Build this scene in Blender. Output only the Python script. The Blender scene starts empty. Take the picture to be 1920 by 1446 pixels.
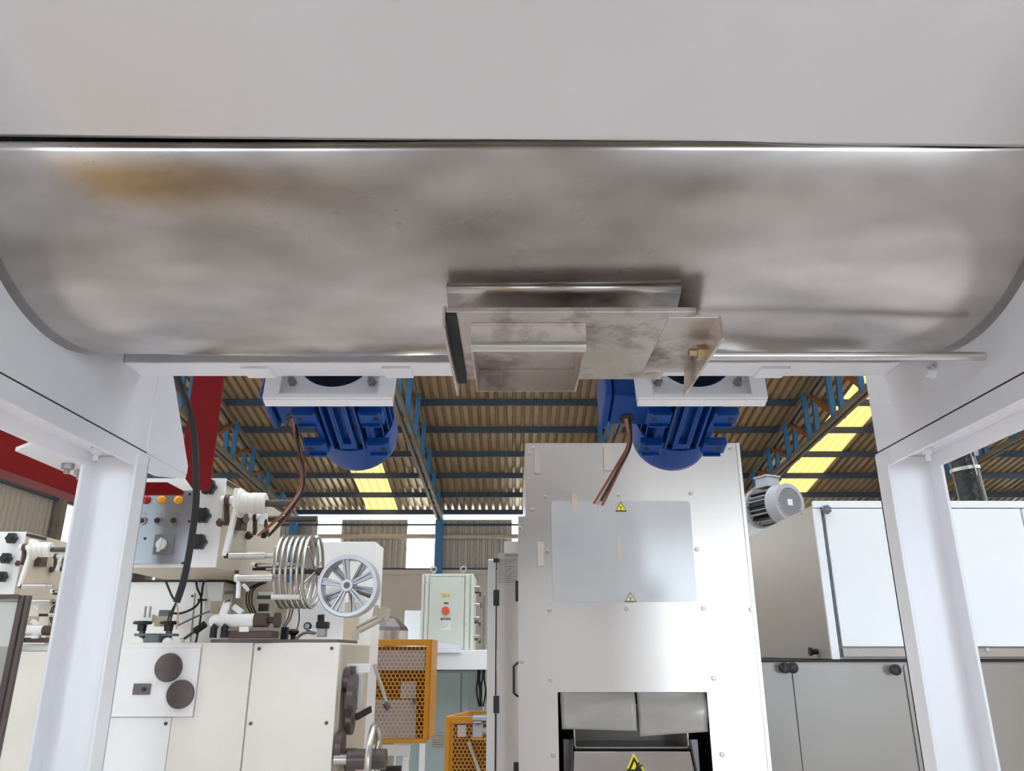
import bpy, math, random
from mathutils import Vector, Matrix, Euler
random.seed(7)
scene = bpy.context.scene
col = scene.collection

# ------------------------------------------------------------------ camera
FPX, W, H = 1442.0, 1920.0, 1446.0
PITCH = math.radians(19.2)
CP, SP = math.cos(PITCH), math.sin(PITCH)
CZ = 1.35
cam_d = bpy.data.cameras.new('camera')
cam_d.sensor_fit = 'HORIZONTAL'; cam_d.sensor_width = 36.0
cam_d.lens = FPX / W * 36.0
cam_d.clip_start = 0.02; cam_d.clip_end = 500
cam = bpy.data.objects.new('camera', cam_d)
cam.location = (0, 0, CZ)
cam.rotation_euler = (math.pi / 2 + PITCH, 0, 0)
col.objects.link(cam); scene.camera = cam

# ------------------------------------------------------------------ world, sun, exposure
world = bpy.data.worlds.new('world'); scene.world = world
world.use_nodes = True
bg = world.node_tree.nodes['Background']
bg.inputs[0].default_value = (0.74, 0.87, 1.0, 1)
bg.inputs[1].default_value = 4.7
sun_d = bpy.data.lights.new('sun', 'SUN'); sun_d.energy = 10.0; sun_d.angle = math.radians(1.0)
sun_d.color = (1.0, 0.95, 0.87)
sun = bpy.data.objects.new('sun', sun_d)
sun.rotation_euler = Euler((math.radians(-42), math.radians(14), 0)); sun.location = (0, 30, 20)
col.objects.link(sun)
ADDED_DOORS = [(-7.0, -2.8), (2.4, 9.4)]          # two added doorways, unseen behind the viewer, sized for the daylight
for x0, x1 in ADDED_DOORS:
    pd = bpy.data.lights.new('doorway_portal', 'AREA'); pd.shape = 'RECTANGLE'
    pd.size = x1 - x0; pd.size_y = 3.4; pd.cycles.is_portal = True
    po = bpy.data.objects.new('doorway_portal', pd)
    po.location = ((x0 + x1) / 2, -9.0, 1.7); po.rotation_euler = (math.pi / 2, 0, 0)
    col.objects.link(po)
vs = scene.view_settings
scene.display_settings.display_device = 'sRGB'
vs.view_transform = 'Standard'; vs.look = 'None'; vs.gamma = 1.0; vs.use_curve_mapping = False
vs.exposure = 0.55
try:
    scene.cycles.use_denoising = True
    scene.cycles.max_bounces = 10
    scene.cycles.diffuse_bounces = 6
    scene.cycles.caustics_reflective = False
    scene.cycles.caustics_refractive = False
    scene.cycles.sample_clamp_indirect = 6.0
except Exception:
    pass

# ------------------------------------------------------------------ pixel -> place helpers
def ray(px, py):
    u = (px - 960.0) / FPX; v = (723.0 - py) / FPX
    return Vector((u, CP - v * SP, SP + v * CP))
def P(px, py, Y):
    r = ray(px, py); r = r * (Y / r.y)
    return Vector((r.x, r.y, r.z + CZ))
def PX(px, py, X):
    r = ray(px, py); r = r * (X / r.x)
    return Vector((r.x, r.y, r.z + CZ))
def PZ(px, py, z):
    r = ray(px, py); r = r * ((z - CZ) / r.z)
    return Vector((r.x, r.y, r.z + CZ))
def M(npx, p):
    """metres covered by npx pixels at world point p"""
    return npx * (p[1] * CP + (p[2] - CZ) * SP) / FPX

# ------------------------------------------------------------------ materials
def lin(c):
    def f(x):
        x /= 255.0
        return x / 12.92 if x <= 0.04045 else ((x + 0.055) / 1.055) ** 2.4
    return (f(c[0]), f(c[1]), f(c[2]), 1)
def mat(name, rgb, rough=0.5, metal=0.0, var=0.0, scale=6.0, stretch=(1, 1, 1), bump=0.0, bscale=40.0,
        rvar=0.0, sdet=10, stain=None, stain_lo=0.55, stain_hi=0.75, stain_scale=3.0, aniso=0.0, coat=0.0, spec=0.5, alpha=1.0, trans=0.0):
    m = bpy.data.materials.new(name); m.use_nodes = True
    nt = m.node_tree; N = nt.nodes; L = nt.links
    b = N['Principled BSDF']
    b.inputs['Roughness'].default_value = rough
    b.inputs['Metallic'].default_value = metal
    b.inputs['Specular IOR Level'].default_value = spec
    if aniso: b.inputs['Anisotropic'].default_value = aniso
    if coat: b.inputs['Coat Weight'].default_value = coat; b.inputs['Coat Roughness'].default_value = 0.15
    if alpha < 1: b.inputs['Alpha'].default_value = alpha
    if trans: b.inputs['Transmission Weight'].default_value = trans
    base = lin(rgb)
    b.inputs['Base Color'].default_value = base
    tc = N.new('ShaderNodeTexCoord')
    mp = N.new('ShaderNodeMapping'); mp.inputs['Scale'].default_value = stretch
    L.new(tc.outputs['Object'], mp.inputs['Vector'])
    out = None
    if var > 0 or stain or rvar > 0:
        nz = N.new('ShaderNodeTexNoise'); nz.inputs['Scale'].default_value = scale
        nz.inputs['Detail'].default_value = 6; nz.inputs['Roughness'].default_value = 0.6
        L.new(mp.outputs[0], nz.inputs['Vector'])
        rmp = N.new('ShaderNodeMapRange'); rmp.inputs[1].default_value = 0.3; rmp.inputs[2].default_value = 0.7
        rmp.inputs[3].default_value = 1 - var; rmp.inputs[4].default_value = 1 + var * 0.5
        L.new(nz.outputs['Fac'], rmp.inputs[0])
        mx = N.new('ShaderNodeMix'); mx.data_type = 'RGBA'; mx.blend_type = 'MULTIPLY'; mx.inputs[0].default_value = 1
        mx.inputs[6].default_value = base
        L.new(rmp.outputs[0], mx.inputs[7]); out = mx.outputs[2]
        if rvar > 0:
            r2 = N.new('ShaderNodeMapRange'); r2.inputs[1].default_value = 0.3; r2.inputs[2].default_value = 0.7
            r2.inputs[3].default_value = max(0.02, rough - rvar); r2.inputs[4].default_value = rough + rvar
            L.new(nz.outputs['Fac'], r2.inputs[0]); L.new(r2.outputs[0], b.inputs['Roughness'])
    if stain:
        n2 = N.new('ShaderNodeTexNoise'); n2.inputs['Scale'].default_value = stain_scale
        n2.inputs['Detail'].default_value = sdet; n2.inputs['Roughness'].default_value = 0.68
        L.new(mp.outputs[0], n2.inputs['Vector'])
        rm = N.new('ShaderNodeMapRange'); rm.inputs[1].default_value = stain_lo; rm.inputs[2].default_value = stain_hi
        L.new(n2.outputs['Fac'], rm.inputs[0])
        m2 = N.new('ShaderNodeMix'); m2.data_type = 'RGBA'
        L.new(rm.outputs[0], m2.inputs[0]); L.new(out, m2.inputs[6]); m2.inputs[7].default_value = lin(stain)
        out = m2.outputs[2]
    if out: L.new(out, b.inputs['Base Color'])
    if bump > 0:
        n3 = N.new('ShaderNodeTexNoise'); n3.inputs['Scale'].default_value = bscale; n3.inputs['Detail'].default_value = 4
        L.new(mp.outputs[0], n3.inputs['Vector'])
        bp = N.new('ShaderNodeBump'); bp.inputs['Strength'].default_value = bump; bp.inputs['Distance'].default_value = 0.01
        L.new(n3.outputs['Fac'], bp.inputs['Height']); L.new(bp.outputs[0], b.inputs['Normal'])
    return m
def mat_sheet(name, rgb, thru, w):
    """thin translucent plastic sheet: daylight comes through it"""
    m = bpy.data.materials.new(name); m.use_nodes = True
    nt = m.node_tree; N = nt.nodes; L = nt.links
    out = N['Material Output']; N.remove(N['Principled BSDF'])
    d = N.new('ShaderNodeBsdfDiffuse'); d.inputs[0].default_value = lin(rgb)
    t = N.new('ShaderNodeBsdfTranslucent'); t.inputs[0].default_value = lin(thru)
    mx = N.new('ShaderNodeMixShader'); mx.inputs[0].default_value = w
    L.new(d.outputs[0], mx.inputs[1]); L.new(t.outputs[0], mx.inputs[2]); L.new(mx.outputs[0], out.inputs[0])
    return m
MT = {}
MT['white'] = mat('white_paint', (226, 224, 226), 0.32, var=0.03, scale=4, coat=0.25)
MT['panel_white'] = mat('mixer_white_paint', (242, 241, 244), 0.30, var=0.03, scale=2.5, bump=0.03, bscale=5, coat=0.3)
MT['panel_shaded'] = mat('mixer_white_shaded', (206, 199, 197), 0.25, var=0.03, scale=2.5, bump=0.03, bscale=5, coat=0.6)  # mixer white greyed, so the front panel's shade sits in the colour
MT['cream'] = mat('cream_paint', (246, 239, 227), 0.35, var=0.04, scale=3, coat=0.15)
MT['bright_cream'] = mat('pale_cream_paint', (250, 248, 245), 0.35, var=0.03, scale=3, coat=0.15)
MT['beige'] = mat('beige_paint', (205, 190, 168), 0.45, var=0.06, scale=4)
MT['grey_beige'] = mat('grey_beige_paint', (150, 141, 132), 0.3, var=0.05, scale=2, stain=(120, 105, 92), stain_lo=0.72, stain_hi=0.8, coat=0.3)
MT['cabinet_white'] = mat('cabinet_white_paint', (250, 252, 253), 0.4, var=0.03, scale=3, stain=(150, 135, 120), stain_lo=0.76, stain_hi=0.84, stain_scale=5)
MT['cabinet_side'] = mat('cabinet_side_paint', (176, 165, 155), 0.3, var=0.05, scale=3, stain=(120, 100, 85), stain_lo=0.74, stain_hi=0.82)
MT['trough'] = mat('brushed_trough_steel', (206, 200, 196), 0.24, 1.0, var=0.10, scale=1.5, stretch=(0.7, 1.8, 1.8), rvar=0.06, sdet=3.5, stain=(108, 97, 91), stain_lo=0.42, stain_hi=0.78, stain_scale=1.9, bump=0.04, bscale=4)
MT['gate'] = mat('stained_gate_steel', (216, 207, 201), 0.36, 1.0, var=0.12, scale=6, rvar=0.06, sdet=7, stain=(78, 54, 42), stain_lo=0.5, stain_hi=0.74, stain_scale=7, bump=0.04, bscale=30)
MT['steel'] = mat('brushed_steel', (200, 192, 185), 0.33, 1.0, var=0.025, scale=1.4, stretch=(2, 1, .6), rvar=0.03)
MT['dark_steel'] = mat('dark_steel', (96, 92, 92), 0.35, 1.0, var=0.12, scale=8)
MT['alu'] = mat('satin_aluminium', (206, 202, 196), 0.32, 1.0, var=0.06, scale=6)
MT['cast'] = mat('silver_cast_paint', (206, 208, 212), 0.38, 0.55, var=0.05, scale=10)
MT['bolt'] = mat('zinc_bolt', (176, 172, 168), 0.35, 1.0, var=0.1, scale=30)
MT['brass'] = mat('zinc_brass_bolt', (190, 172, 130), 0.35, 1.0, var=0.1, scale=30)
MT['blue'] = mat('blue_motor_paint', (6, 64, 140), 0.42, var=0.12, scale=10, spec=0.3, bump=0.05, bscale=60)
MT['navy'] = mat('dark_blue_gear_paint', (20, 26, 52), 0.5, var=0.1, scale=10)
MT['steel_blue'] = mat('blue_steelwork_paint', (52, 112, 158), 0.55, var=0.12, scale=3)
MT['rust'] = mat('orange_primer', (150, 84, 44), 0.6, var=0.15, scale=3)
MT['purlin'] = mat('purlin_paint', (60, 72, 88), 0.6, var=0.15, scale=2)
MT['chord'] = mat('chord_grey_paint', (120, 112, 100), 0.6, var=0.15, scale=2)
MT['red'] = mat('red_paint', (118, 0, 5), 0.5, var=0.08, scale=4, spec=0.2)
MT['black'] = mat('black_plastic', (34, 33, 36), 0.42, var=0.1, scale=12)
MT['rubber'] = mat('black_rubber', (30, 30, 33), 0.6, var=0.1, scale=12)
MT['brown'] = mat('brown_metal', (92, 72, 66), 0.42, 0.3, var=0.15, scale=10)
MT['tan_dark'] = mat('dark_brown_disc', (104, 92, 90), 0.35, 0.5, var=0.1, scale=5)
MT['nylon'] = mat('white_nylon', (238, 234, 224), 0.4, var=0.02)
MT['panel_grey'] = mat('silver_control_panel', (176, 184, 190), 0.3, 0.75, var=0.04, scale=5)
MT['switch_grey'] = mat('switch_grey', (112, 118, 122), 0.5)
MT['amber'] = mat('amber_lens', (255, 168, 10), 0.2, coat=0.5)
MT['red_lens'] = mat('red_lens', (170, 20, 24), 0.2, coat=0.5)
MT['orange'] = mat('orange_switch', (236, 104, 62), 0.4)
MT['cab_green'] = mat('pale_grey_green_paint', (212, 214, 202), 0.45, var=0.03, scale=3)
MT['teal'] = mat('pale_teal_paint', (168, 184, 182), 0.4, var=0.04, scale=3)
MT['yellow'] = mat('yellow_guard_paint', (206, 140, 30), 0.45, var=0.1, scale=8)
MT['sign_yellow'] = mat('warning_yellow', (240, 220, 20), 0.4)
MT['sign_pale'] = mat('faded_yellow', (214, 206, 150), 0.4)
MT['ink'] = mat('black_ink', (28, 24, 20), 0.6)
MT['ink_grey'] = mat('grey_ink', (92, 86, 82), 0.6)
MT['sticker'] = mat('white_sticker', (236, 236, 232), 0.5)
MT['plate'] = mat('rating_plate_metal', (190, 184, 178), 0.4, 0.5, var=0.03)
MT['tape'] = mat('masking_tape', (196, 184, 172), 0.5, var=0.05, scale=20)
MT['poly'] = mat('grey_polycarbonate', (188, 187, 186), 0.16, 0.0, var=0.08, scale=2.5, rvar=0.06, coat=0.6, spec=0.9)
MT['flap'] = mat('dusty_clear_flap', (190, 184, 176), 0.12, var=0.12, scale=9, stretch=(0.6, 1, 1.6), coat=0.6, alpha=0.72)
MT['glass'] = mat('guard_glass', (190, 196, 196), 0.05, var=0.0, coat=0.5, alpha=0.35)
MT['clear'] = mat('clear_guard', (214, 214, 214), 0.08, alpha=0.22, coat=0.6)
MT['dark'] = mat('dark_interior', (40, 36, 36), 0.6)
MT['wire'] = mat('brown_wire', (150, 88, 58), 0.35, 0.3, var=0.1, scale=20)
MT['wire2'] = mat('pale_wire', (196, 150, 124), 0.4, var=0.05, scale=20)
MT['duct'] = mat('black_duct_tape', (24, 24, 26), 0.3, var=0.3, scale=14, bump=1.0, bscale=22, coat=0.2)
MT['silver'] = mat('silver_tape', (210, 210, 212), 0.25, 0.8, bump=0.4, bscale=30)
MT['motor_grey'] = mat('grey_motor_paint', (176, 176, 180), 0.42, var=0.05, scale=8)
MT['roof'] = mat('corrugated_roof', (176, 154, 124), 0.42, 0.35, var=0.12, scale=1.2, stretch=(3, 0.5, 1))
MT['wall_sheet'] = mat('corrugated_wall', (182, 174, 164), 0.5, 0.15, var=0.12, scale=1.2, stretch=(3, 3, 0.5))
MT['masonry'] = mat('beige_masonry', (196, 186, 177), 0.8, var=0.05, scale=0.8, bump=0.1, bscale=20)
MT['concrete'] = mat('concrete_floor', (226, 218, 214), 0.28, var=0.08, scale=0.9, stain=(196, 188, 184), stain_lo=0.55, stain_hi=0.8, stain_scale=0.5)
MT['pipe'] = mat('pale_pipe', (186, 176, 158), 0.5, var=0.05)
MT['bin_yellow'] = mat('yellow_bin_paint', (240, 186, 20), 0.4, var=0.05)
MT['guard_shade'] = mat('dark_brown_shade', (84, 52, 34), 0.6, var=0.1)  # dark brown standing in for the shaded space inside the guards
MT['skylight'] = mat_sheet('yellowed_skylight', (208, 176, 96), (230, 198, 128), 0.22)
MT['added_skylight'] = mat_sheet('added_pale_skylight', (236, 238, 240), (250, 252, 255), 0.85)
MT['wall_light'] = mat_sheet('pale_translucent_sheet', (240, 238, 226), (255, 252, 236), 0.8)

# ------------------------------------------------------------------ object helpers
WL = {}
def tag(o, label=None, cat=None, group=None, kind=None):
    if label: o['label'] = label
    if cat: o['category'] = cat
    if group: o['group'] = group
    if kind: o['kind'] = kind
    return o
def thing(name, label, cat, loc=(0, 0, 0), group=None, kind=None):
    o = bpy.data.objects.new(name, None); col.objects.link(o)
    o.empty_display_size = 0.1
    o.location = loc; WL[o] = Vector(loc)
    return tag(o, label, cat, group, kind)
def perp(d):
    d = d.normalized()
    a = Vector((0, 0, 1)) if abs(d.z) < 0.9 else Vector((1, 0, 0))
    x = d.cross(a).normalized(); y = d.cross(x).normalized()
    return x, y
class MB:
    def __init__(s, T=None): s.v = []; s.f = []; s.T = T
    def add(s, vs, fs):
        n = len(s.v); s.v += [Vector(p) for p in vs]; s.f += [[i + n for i in f] for f in fs]; return s
    def box(s, x0, x1, y0, y1, z0, z1):
        x0, x1 = min(x0, x1), max(x0, x1); y0, y1 = min(y0, y1), max(y0, y1); z0, z1 = min(z0, z1), max(z0, z1)
        return s.add([(x0, y0, z0), (x1, y0, z0), (x1, y1, z0), (x0, y1, z0), (x0, y0, z1), (x1, y0, z1), (x1, y1, z1), (x0, y1, z1)],
                     [[0, 3, 2, 1], [4, 5, 6, 7], [0, 1, 5, 4], [1, 2, 6, 5], [2, 3, 7, 6], [3, 0, 4, 7]])
    def prism(s, poly, off):
        off = Vector(off); n = len(poly); poly = [Vector(p) for p in poly]
        nrm = Vector((0, 0, 0))
        for i in range(n): nrm += (poly[i] - poly[0]).cross(poly[(i + 1) % n] - poly[0])
        if nrm.dot(off) > 0: poly = poly[::-1]
        vs = poly + [p + off for p in poly]
        fs = [list(range(n)), list(range(2 * n - 1, n - 1, -1))]
        for i in range(n):
            j = (i + 1) % n; fs.append([j, i, i + n, j + n])
        return s.add(vs, fs)
    def bar(s, a, b, w, h, up=None):
        """rectangular bar from a to b; w across, h along up"""
        a, b = Vector(a), Vector(b); d = (b - a)
        if up is None: x, y = perp(d)
        else:
            x = d.cross(Vector(up)).normalized(); y = x.cross(d).normalized()
        x = x * w / 2; y = y * h / 2
        return s.prism([a - x - y, a + x - y, a + x + y, a - x + y], d)
    def lathe(s, p, d, prof, n=24, caps=True):
        p = Vector(p); d = Vector(d).normalized(); x, y = perp(d)
        vs = []; fs = []
        for (h, r) in prof:
            for i in range(n):
                a = 2 * math.pi * i / n
                vs.append(p + d * h + (x * math.cos(a) + y * math.sin(a)) * r)
        for k in range(len(prof) - 1):
            for i in range(n):
                j = (i + 1) % n
                fs.append([k * n + i, (k + 1) * n + i, (k + 1) * n + j, k * n + j])
        if caps:
            if prof[0][1] > 1e-6: fs.append(list(range(n)))
            if prof[-1][1] > 1e-6: fs.append([(len(prof) - 1) * n + i for i in range(n)][::-1])
        return s.add(vs, fs)
    def cyl(s, a, b, r, r2=None, n=20):
        a, b = Vector(a), Vector(b); d = b - a
        return s.lathe(a, d, [(0, r), (d.length, r if r2 is None else r2)], n)
    def tube(s, pts, r, n=8, closed=False, smooth=0):
        pts = [Vector(p) for p in pts]
        if smooth:
            q = []
            m = len(pts)
            for i in range(m - 1):
                p0 = pts[max(i - 1, 0)]; p1 = pts[i]; p2 = pts[i + 1]; p3 = pts[min(i + 2, m - 1)]
                for k in range(smooth):
                    t = k / smooth
                    q.append(0.5 * ((2 * p1) + (p2 - p0) * t + (2 * p0 - 5 * p1 + 4 * p2 - p3) * t * t + (3 * p1 - p0 - 3 * p2 + p3) * t ** 3))
            q.append(pts[-1]); pts = q
        vs = []; fs = []; m = len(pts); x = None
        for i, p in enumerate(pts):
            if closed: d = pts[(i + 1) % m] - pts[i - 1]
            else: d = pts[min(i + 1, m - 1)] - pts[max(i - 1, 0)]
            d.normalize()
            if x is None: x, y = perp(d)
            else:
                x = (x - d * x.dot(d)).normalized(); y = d.cross(x).normalized()
            if i == 0: y = d.cross(x).normalized()
            for k in range(n):
                a = 2 * math.pi * k / n
                vs.append(p + (x * math.cos(a) + y * math.sin(a)) * r)
        for i in range(m if closed else m - 1):
            j = (i + 1) % m
            for k in range(n):
                l = (k + 1) % n
                fs.append([i * n + k, i * n + l, j * n + l, j * n + k])
        if not closed:
            fs.append(list(range(n))[::-1]); fs.append([(m - 1) * n + k for k in range(n)])
        return s.add(vs, fs)
    def ball(s, c, r, n=14, sz=1.0):
        prof = [(-r * sz * math.cos(math.pi * k / 8), max(r * math.sin(math.pi * k / 8), 0)) for k in range(9)]
        return s.lathe(c, (0, 0, 1), prof, n, caps=False)
    def hexa(s, p, d, r, h):
        return s.lathe(p, d, [(0, r), (h, r)], 6)
    def build(s, name, m, parent=None, bevel=0.0, label=None, cat=None, group=None, kind=None, ang=35, origin=None):
        vs = s.v
        if s.T is not None: vs = [s.T @ p for p in vs]
        if parent is not None: o0 = WL[parent]
        elif origin is not None: o0 = Vector(origin)
        else:
            xs = [p.x for p in vs]; ys = [p.y for p in vs]; zs = [p.z for p in vs]
            o0 = Vector(((min(xs) + max(xs)) / 2, (min(ys) + max(ys)) / 2, min(zs)))
        me = bpy.data.meshes.new(name)
        me.from_pydata([tuple(p - o0) for p in vs], [], s.f)
        me.materials.append(MT[m] if isinstance(m, str) else m)
        me.polygons.foreach_set('use_smooth', [True] * len(me.polygons))
        me.update()
        try: me.set_sharp_from_angle(angle=math.radians(ang))
        except Exception: pass
        o = bpy.data.objects.new(name, me); col.objects.link(o)
        if parent is not None: o.parent = parent; WL[o] = WL[parent]
        else: o.location = o0; WL[o] = o0
        if bevel > 0:
            bv = o.modifiers.new('bevel', 'BEVEL'); bv.width = bevel; bv.segments = 2
            bv.limit_method = 'ANGLE'; bv.angle_limit = math.radians(50); bv.harden_normals = True
        return tag(o, label, cat, group, kind)
def pbox(x0, y0, x1, y1, Y, depth, T=None, mb=None):
    """box whose front face covers the given pixels at distance Y"""
    a = P(x0, y0, Y); b = P(x1, y1, Y)
    ym = (y0 + y1) / 2
    return (mb or MB(T)).box(P(x0, ym, Y).x, P(x1, ym, Y).x, Y, Y + depth, a.z, b.z)
def lettering(name, text, p, size, m, parent, T=None, nx=(1, 0, 0), nz=(0, 0, 1)):
    """flat printed lettering: mesh made from the built-in font"""
    cu = bpy.data.curves.new('txt', 'FONT'); cu.body = text; cu.size = size
    ob = bpy.data.objects.new('txt', cu); col.objects.link(ob)
    me = bpy.data.meshes.new_from_object(ob)
    nx, nz = Vector(nx), Vector(nz)
    mb = MB(T)
    mb.add([Vector(p) + nx * v.co.x + nz * v.co.y for v in me.vertices], [list(q.vertices) for q in me.polygons])
    bpy.data.objects.remove(ob); bpy.data.curves.remove(cu); bpy.data.meshes.remove(me)
    return mb.build(name, m, parent)

# ================================================================== THE SHED
YB, ZE = 21.0, CZ + 3.7
XL, XR, YF, YR = -9.5, 14.0, -9.0, 9.0
def roof_z(Y):
    return ZE + 0.2 * (YB - Y) if Y >= YR else ZE + 0.2 * (YB - YR) - 0.12 * (YR - Y)
def corrugated(x0, x1, zf, ys, pitch=0.185, h=0.07):
    """sheet with trapezoid ribs running in depth"""
    mb = MB(); xs = []
    n = max(1, round((x1 - x0) / pitch)); p = (x1 - x0) / n
    for i in range(n):
        b = x0 + i * p
        xs += [(b, 0), (b + p * .52, 0), (b + p * .60, h), (b + p * .90, h)]
    xs.append((x1, 0))
    vs = [Vector((x, y, zf(y) + dz)) for y in ys for (x, dz) in xs]
    m = len(xs); fs = []
    for j in range(len(ys) - 1):
        for i in range(m - 1):
            fs.append([j * m + i, j * m + i + 1, (j + 1) * m + i + 1, (j + 1) * m + i])
    return mb.add(vs, fs)
floor = MB().box(XL - 1, XR + 1, -30, YB + 1, -0.2, 0.0).build('floor', 'concrete', kind='structure', label='pale worn concrete floor of the shed')

ceiling = thing('ceiling', 'corrugated shed roof on dark purlins with yellowed skylight strips', None, (2.2, 8, ZE), kind='structure')
trX = [-5.9, -1.95, 1.95, 5.85, 9.8]
edges = [XL] + trX + [XR]
skyl = [(-3.95, -3.12), (6.75, 7.65), (-8.2, -7.4), (2.75, 3.5)]
added_strips = [(-8.4, -7.0), (-4.6, -3.2), (-0.7, 0.7), (3.2, 4.6), (7.1, 8.5), (11.2, 12.6)]  # unseen strips added over the front roof to bring in daylight
for half, strips, ys in (('back', skyl, (YB + 0.3, YR)), ('front', added_strips, (YR, -0.8)), ('porch', [], (-0.8, YF))):
    cuts = sorted(set([XL, XR] + trX + [c for s_ in strips for c in s_]))
    for a, b in zip(cuts[:-1], cuts[1:]):
        is_sky = (a, b) in strips
        m_ = 'roof' if not is_sky else ('skylight' if half == 'back' else 'added_skylight')
        corrugated(a, b, roof_z, ys).build('skylight_panel' if is_sky else 'roof_sheet', m_, ceiling, ang=20,
                 label=('yellowed translucent skylight strip' if half == 'back' else 'unseen pale skylight strip added for daylight') if is_sky else None)
y = YB - 0.05; i = 0
while y > YF:
    z = roof_z(y) - 0.01
    MB().box(XL, XR, y - 0.03, y + 0.03, z - 0.13, z).build('purlin', 'purlin', ceiling)
    y -= 1.2; i += 1
# trusses run in depth under the purlins
def truss(X, label):
    t = thing('roof_truss', label, 'truss', (X, 12, ZE), group='roof trusses')
    top = lambda Y: roof_z(Y) - 0.20
    bot = lambda Y: CZ + 3.42 + 0.075 * (YB - Y)
    y1, y0 = YB - 0.25, YR + 0.2
    for s in (-1, 1):
        MB().bar((X + s * .06, y0, top(y0)), (X + s * .06, y1, top(y1)), 0.06, 0.09, (0, 0, 1)).build('top_chord', 'chord', t)
        MB().bar((X + s * .06, y0, bot(y0)), (X + s * .06, y1, bot(y1)), 0.06, 0.09, (0, 0, 1)).build('bottom_chord', 'chord', t)
    ys = [YB - 0.6 - 1.2 * k for k in range(10)]
    for k, yy in enumerate(ys):
        if top(yy) - bot(yy) < 0.2: continue
        for s in (-1, 1):
            MB().bar((X + s * .075, yy, bot(yy) - .03), (X + s * .075 + s * .03, yy, top(yy) + .03), 0.09, 0.07, (0, 1, 0)).build('post', 'steel_blue', t)
        if k > 0:
            MB().bar((X, yy, bot(yy)), (X, ys[k - 1], top(ys[k - 1])), 0.07, 0.09, (1, 0, 0)).build('diagonal', 'rust', t)
tl = ['roof truss of blue posts nearest the left side wall', 'roof truss of blue posts seen just right of the left blue motor',
      'roof truss of blue posts seen between the slide gate and the right blue motor', 'roof truss with orange diagonals beside the bright yellow skylight on the right',
      'roof truss of blue posts above the black duct at far right']
for X, l in zip(trX, tl): truss(X, l)

# back wall
wb = MB().box(XL, XR, YB, YB + 0.25, 0, CZ + 2.1).build('wall_back', 'masonry', kind='structure', label='back wall, beige masonry below and corrugated sheet above')
wl_w = [(-5.3, -4.65), (-2.85, -2.1), (0.0, .75), (7.2, 7.9)]
wc = sorted(set([XL, XR] + [c for s_ in wl_w for c in s_]))
def wall_sheet(mb_x0, mb_x1, z0, z1):
    mb = corrugated(mb_x0, mb_x1, lambda q: 0, (z0, z1), 0.16, 0.035)
    mb.v = [Vector((p.x, YB + 0.10 + p.z, p.y)) for p in mb.v]; mb.f = [f[::-1] for f in mb.f]
    return mb
for a, b in zip(wc[:-1], wc[1:]):
    lt = (a, b) in wl_w
    wall_sheet(a, b, CZ + 2.1, ZE - 0.24).build('light_panel' if lt else 'wall_sheet', 'wall_light' if lt else 'wall_sheet', wb, ang=20,
                                              label='pale translucent wall strip' if lt else None)
MB().box(XL, XR, YB - 0.06, YB + 0.02, CZ + 1.98, CZ + 2.1).build('ledge', 'masonry', wb)
MB().box(XL, XR, YB - 0.01, YB + 0.06, CZ + 2.1, CZ + 2.15).build('base_flashing', 'purlin', wb)
MB().cyl((XL, YB - 0.03, CZ + 2.98), (XR, YB - 0.03, CZ + 2.98), 0.07, n=10).build('pipe', 'pipe', wb)
MB().box(XL, XR, YB, YB + 0.05, CZ + 3.28, CZ + 3.33).build('girt', 'purlin', wb)
for X in trX:
    MB().box(X - .09, X + .09, YB - 0.22, YB - 0.02, 0, ZE - .1).build('column', 'steel_blue', wb)
# lattice stretched over the lower wall sheets
lat = MB()
for k in range(0, 130):
    x = XL + 0.2 + k * .18
    pts = [Vector((x + (0.05 if j % 2 else -0.05), YB - 0.002, CZ + 2.18 + j * .1)) for j in range(7)]
    for q, r_ in zip(pts[:-1], pts[1:]): lat.bar(q, r_, 0.012, 0.006, (0, 1, 0))
lat.build('lattice', 'pipe', wb, kind='stuff')
# side walls
def side_wall(name, X, sgn, label, lights):
    w = MB().box(X, X + sgn * 0.25, YF, YB, 0, CZ + 0.9).build(name, 'masonry', kind='structure', label=label)
    cs = sorted(set([YF, YB, YR] + [c for s_ in lights for c in s_]))
    for a, b in zip(cs[:-1], cs[1:]):
        lt = (a, b) in lights
        n = max(1, round((b - a) / .16)); p = (b - a) / n; mb = MB(); ring = []
        for i in range(n):
            q = a + i * p; ring += [(q, 0), (q + p * .45, 0), (q + p * .6, .035), (q + p * .85, .035)]
        ring.append((b, 0))
        vs = [Vector((X + sgn * (.05 + d), yy, CZ + 0.9)) for yy, d in ring] + [Vector((X + sgn * (.05 + d), yy, roof_z(yy) + .05)) for yy, d in ring]
        m_ = len(ring)
        mb.add(vs, [[i, i + 1, i + 1 + m_, i + m_] for i in range(m_ - 1)])
        mb.build('light_panel' if lt else 'wall_sheet', 'wall_light' if lt else 'wall_sheet', w, ang=20)
    for dz in (1.9, 3.0):
        MB().box(X - sgn * .06, X + sgn * .02, YF, YB, CZ + dz, CZ + dz + .07).build('girt', 'purlin', w)
    for yy in (4, 8, 12, 16, 20):
        MB().box(X - sgn * .16, X, yy - .09, yy + .09, 0, roof_z(yy) - .1).build('column', 'chord', w)
    return w
wf = thing('wall_front', 'unseen front shed wall with two doorways added for daylight', None, (2.25, YF, 0), kind='structure')
xs_ = [XL] + [c for d_ in ADDED_DOORS for c in d_] + [XR]
for k in range(0, len(xs_), 2):
    MB().box(xs_[k], xs_[k + 1], YF - .1, YF, 0, 3.4).build('wall_sheet', 'masonry', wf)
MB().box(XL, XR, YF - .1, YF, 3.4, roof_z(YF) + .1).build('lintel', 'masonry', wf)
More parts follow.
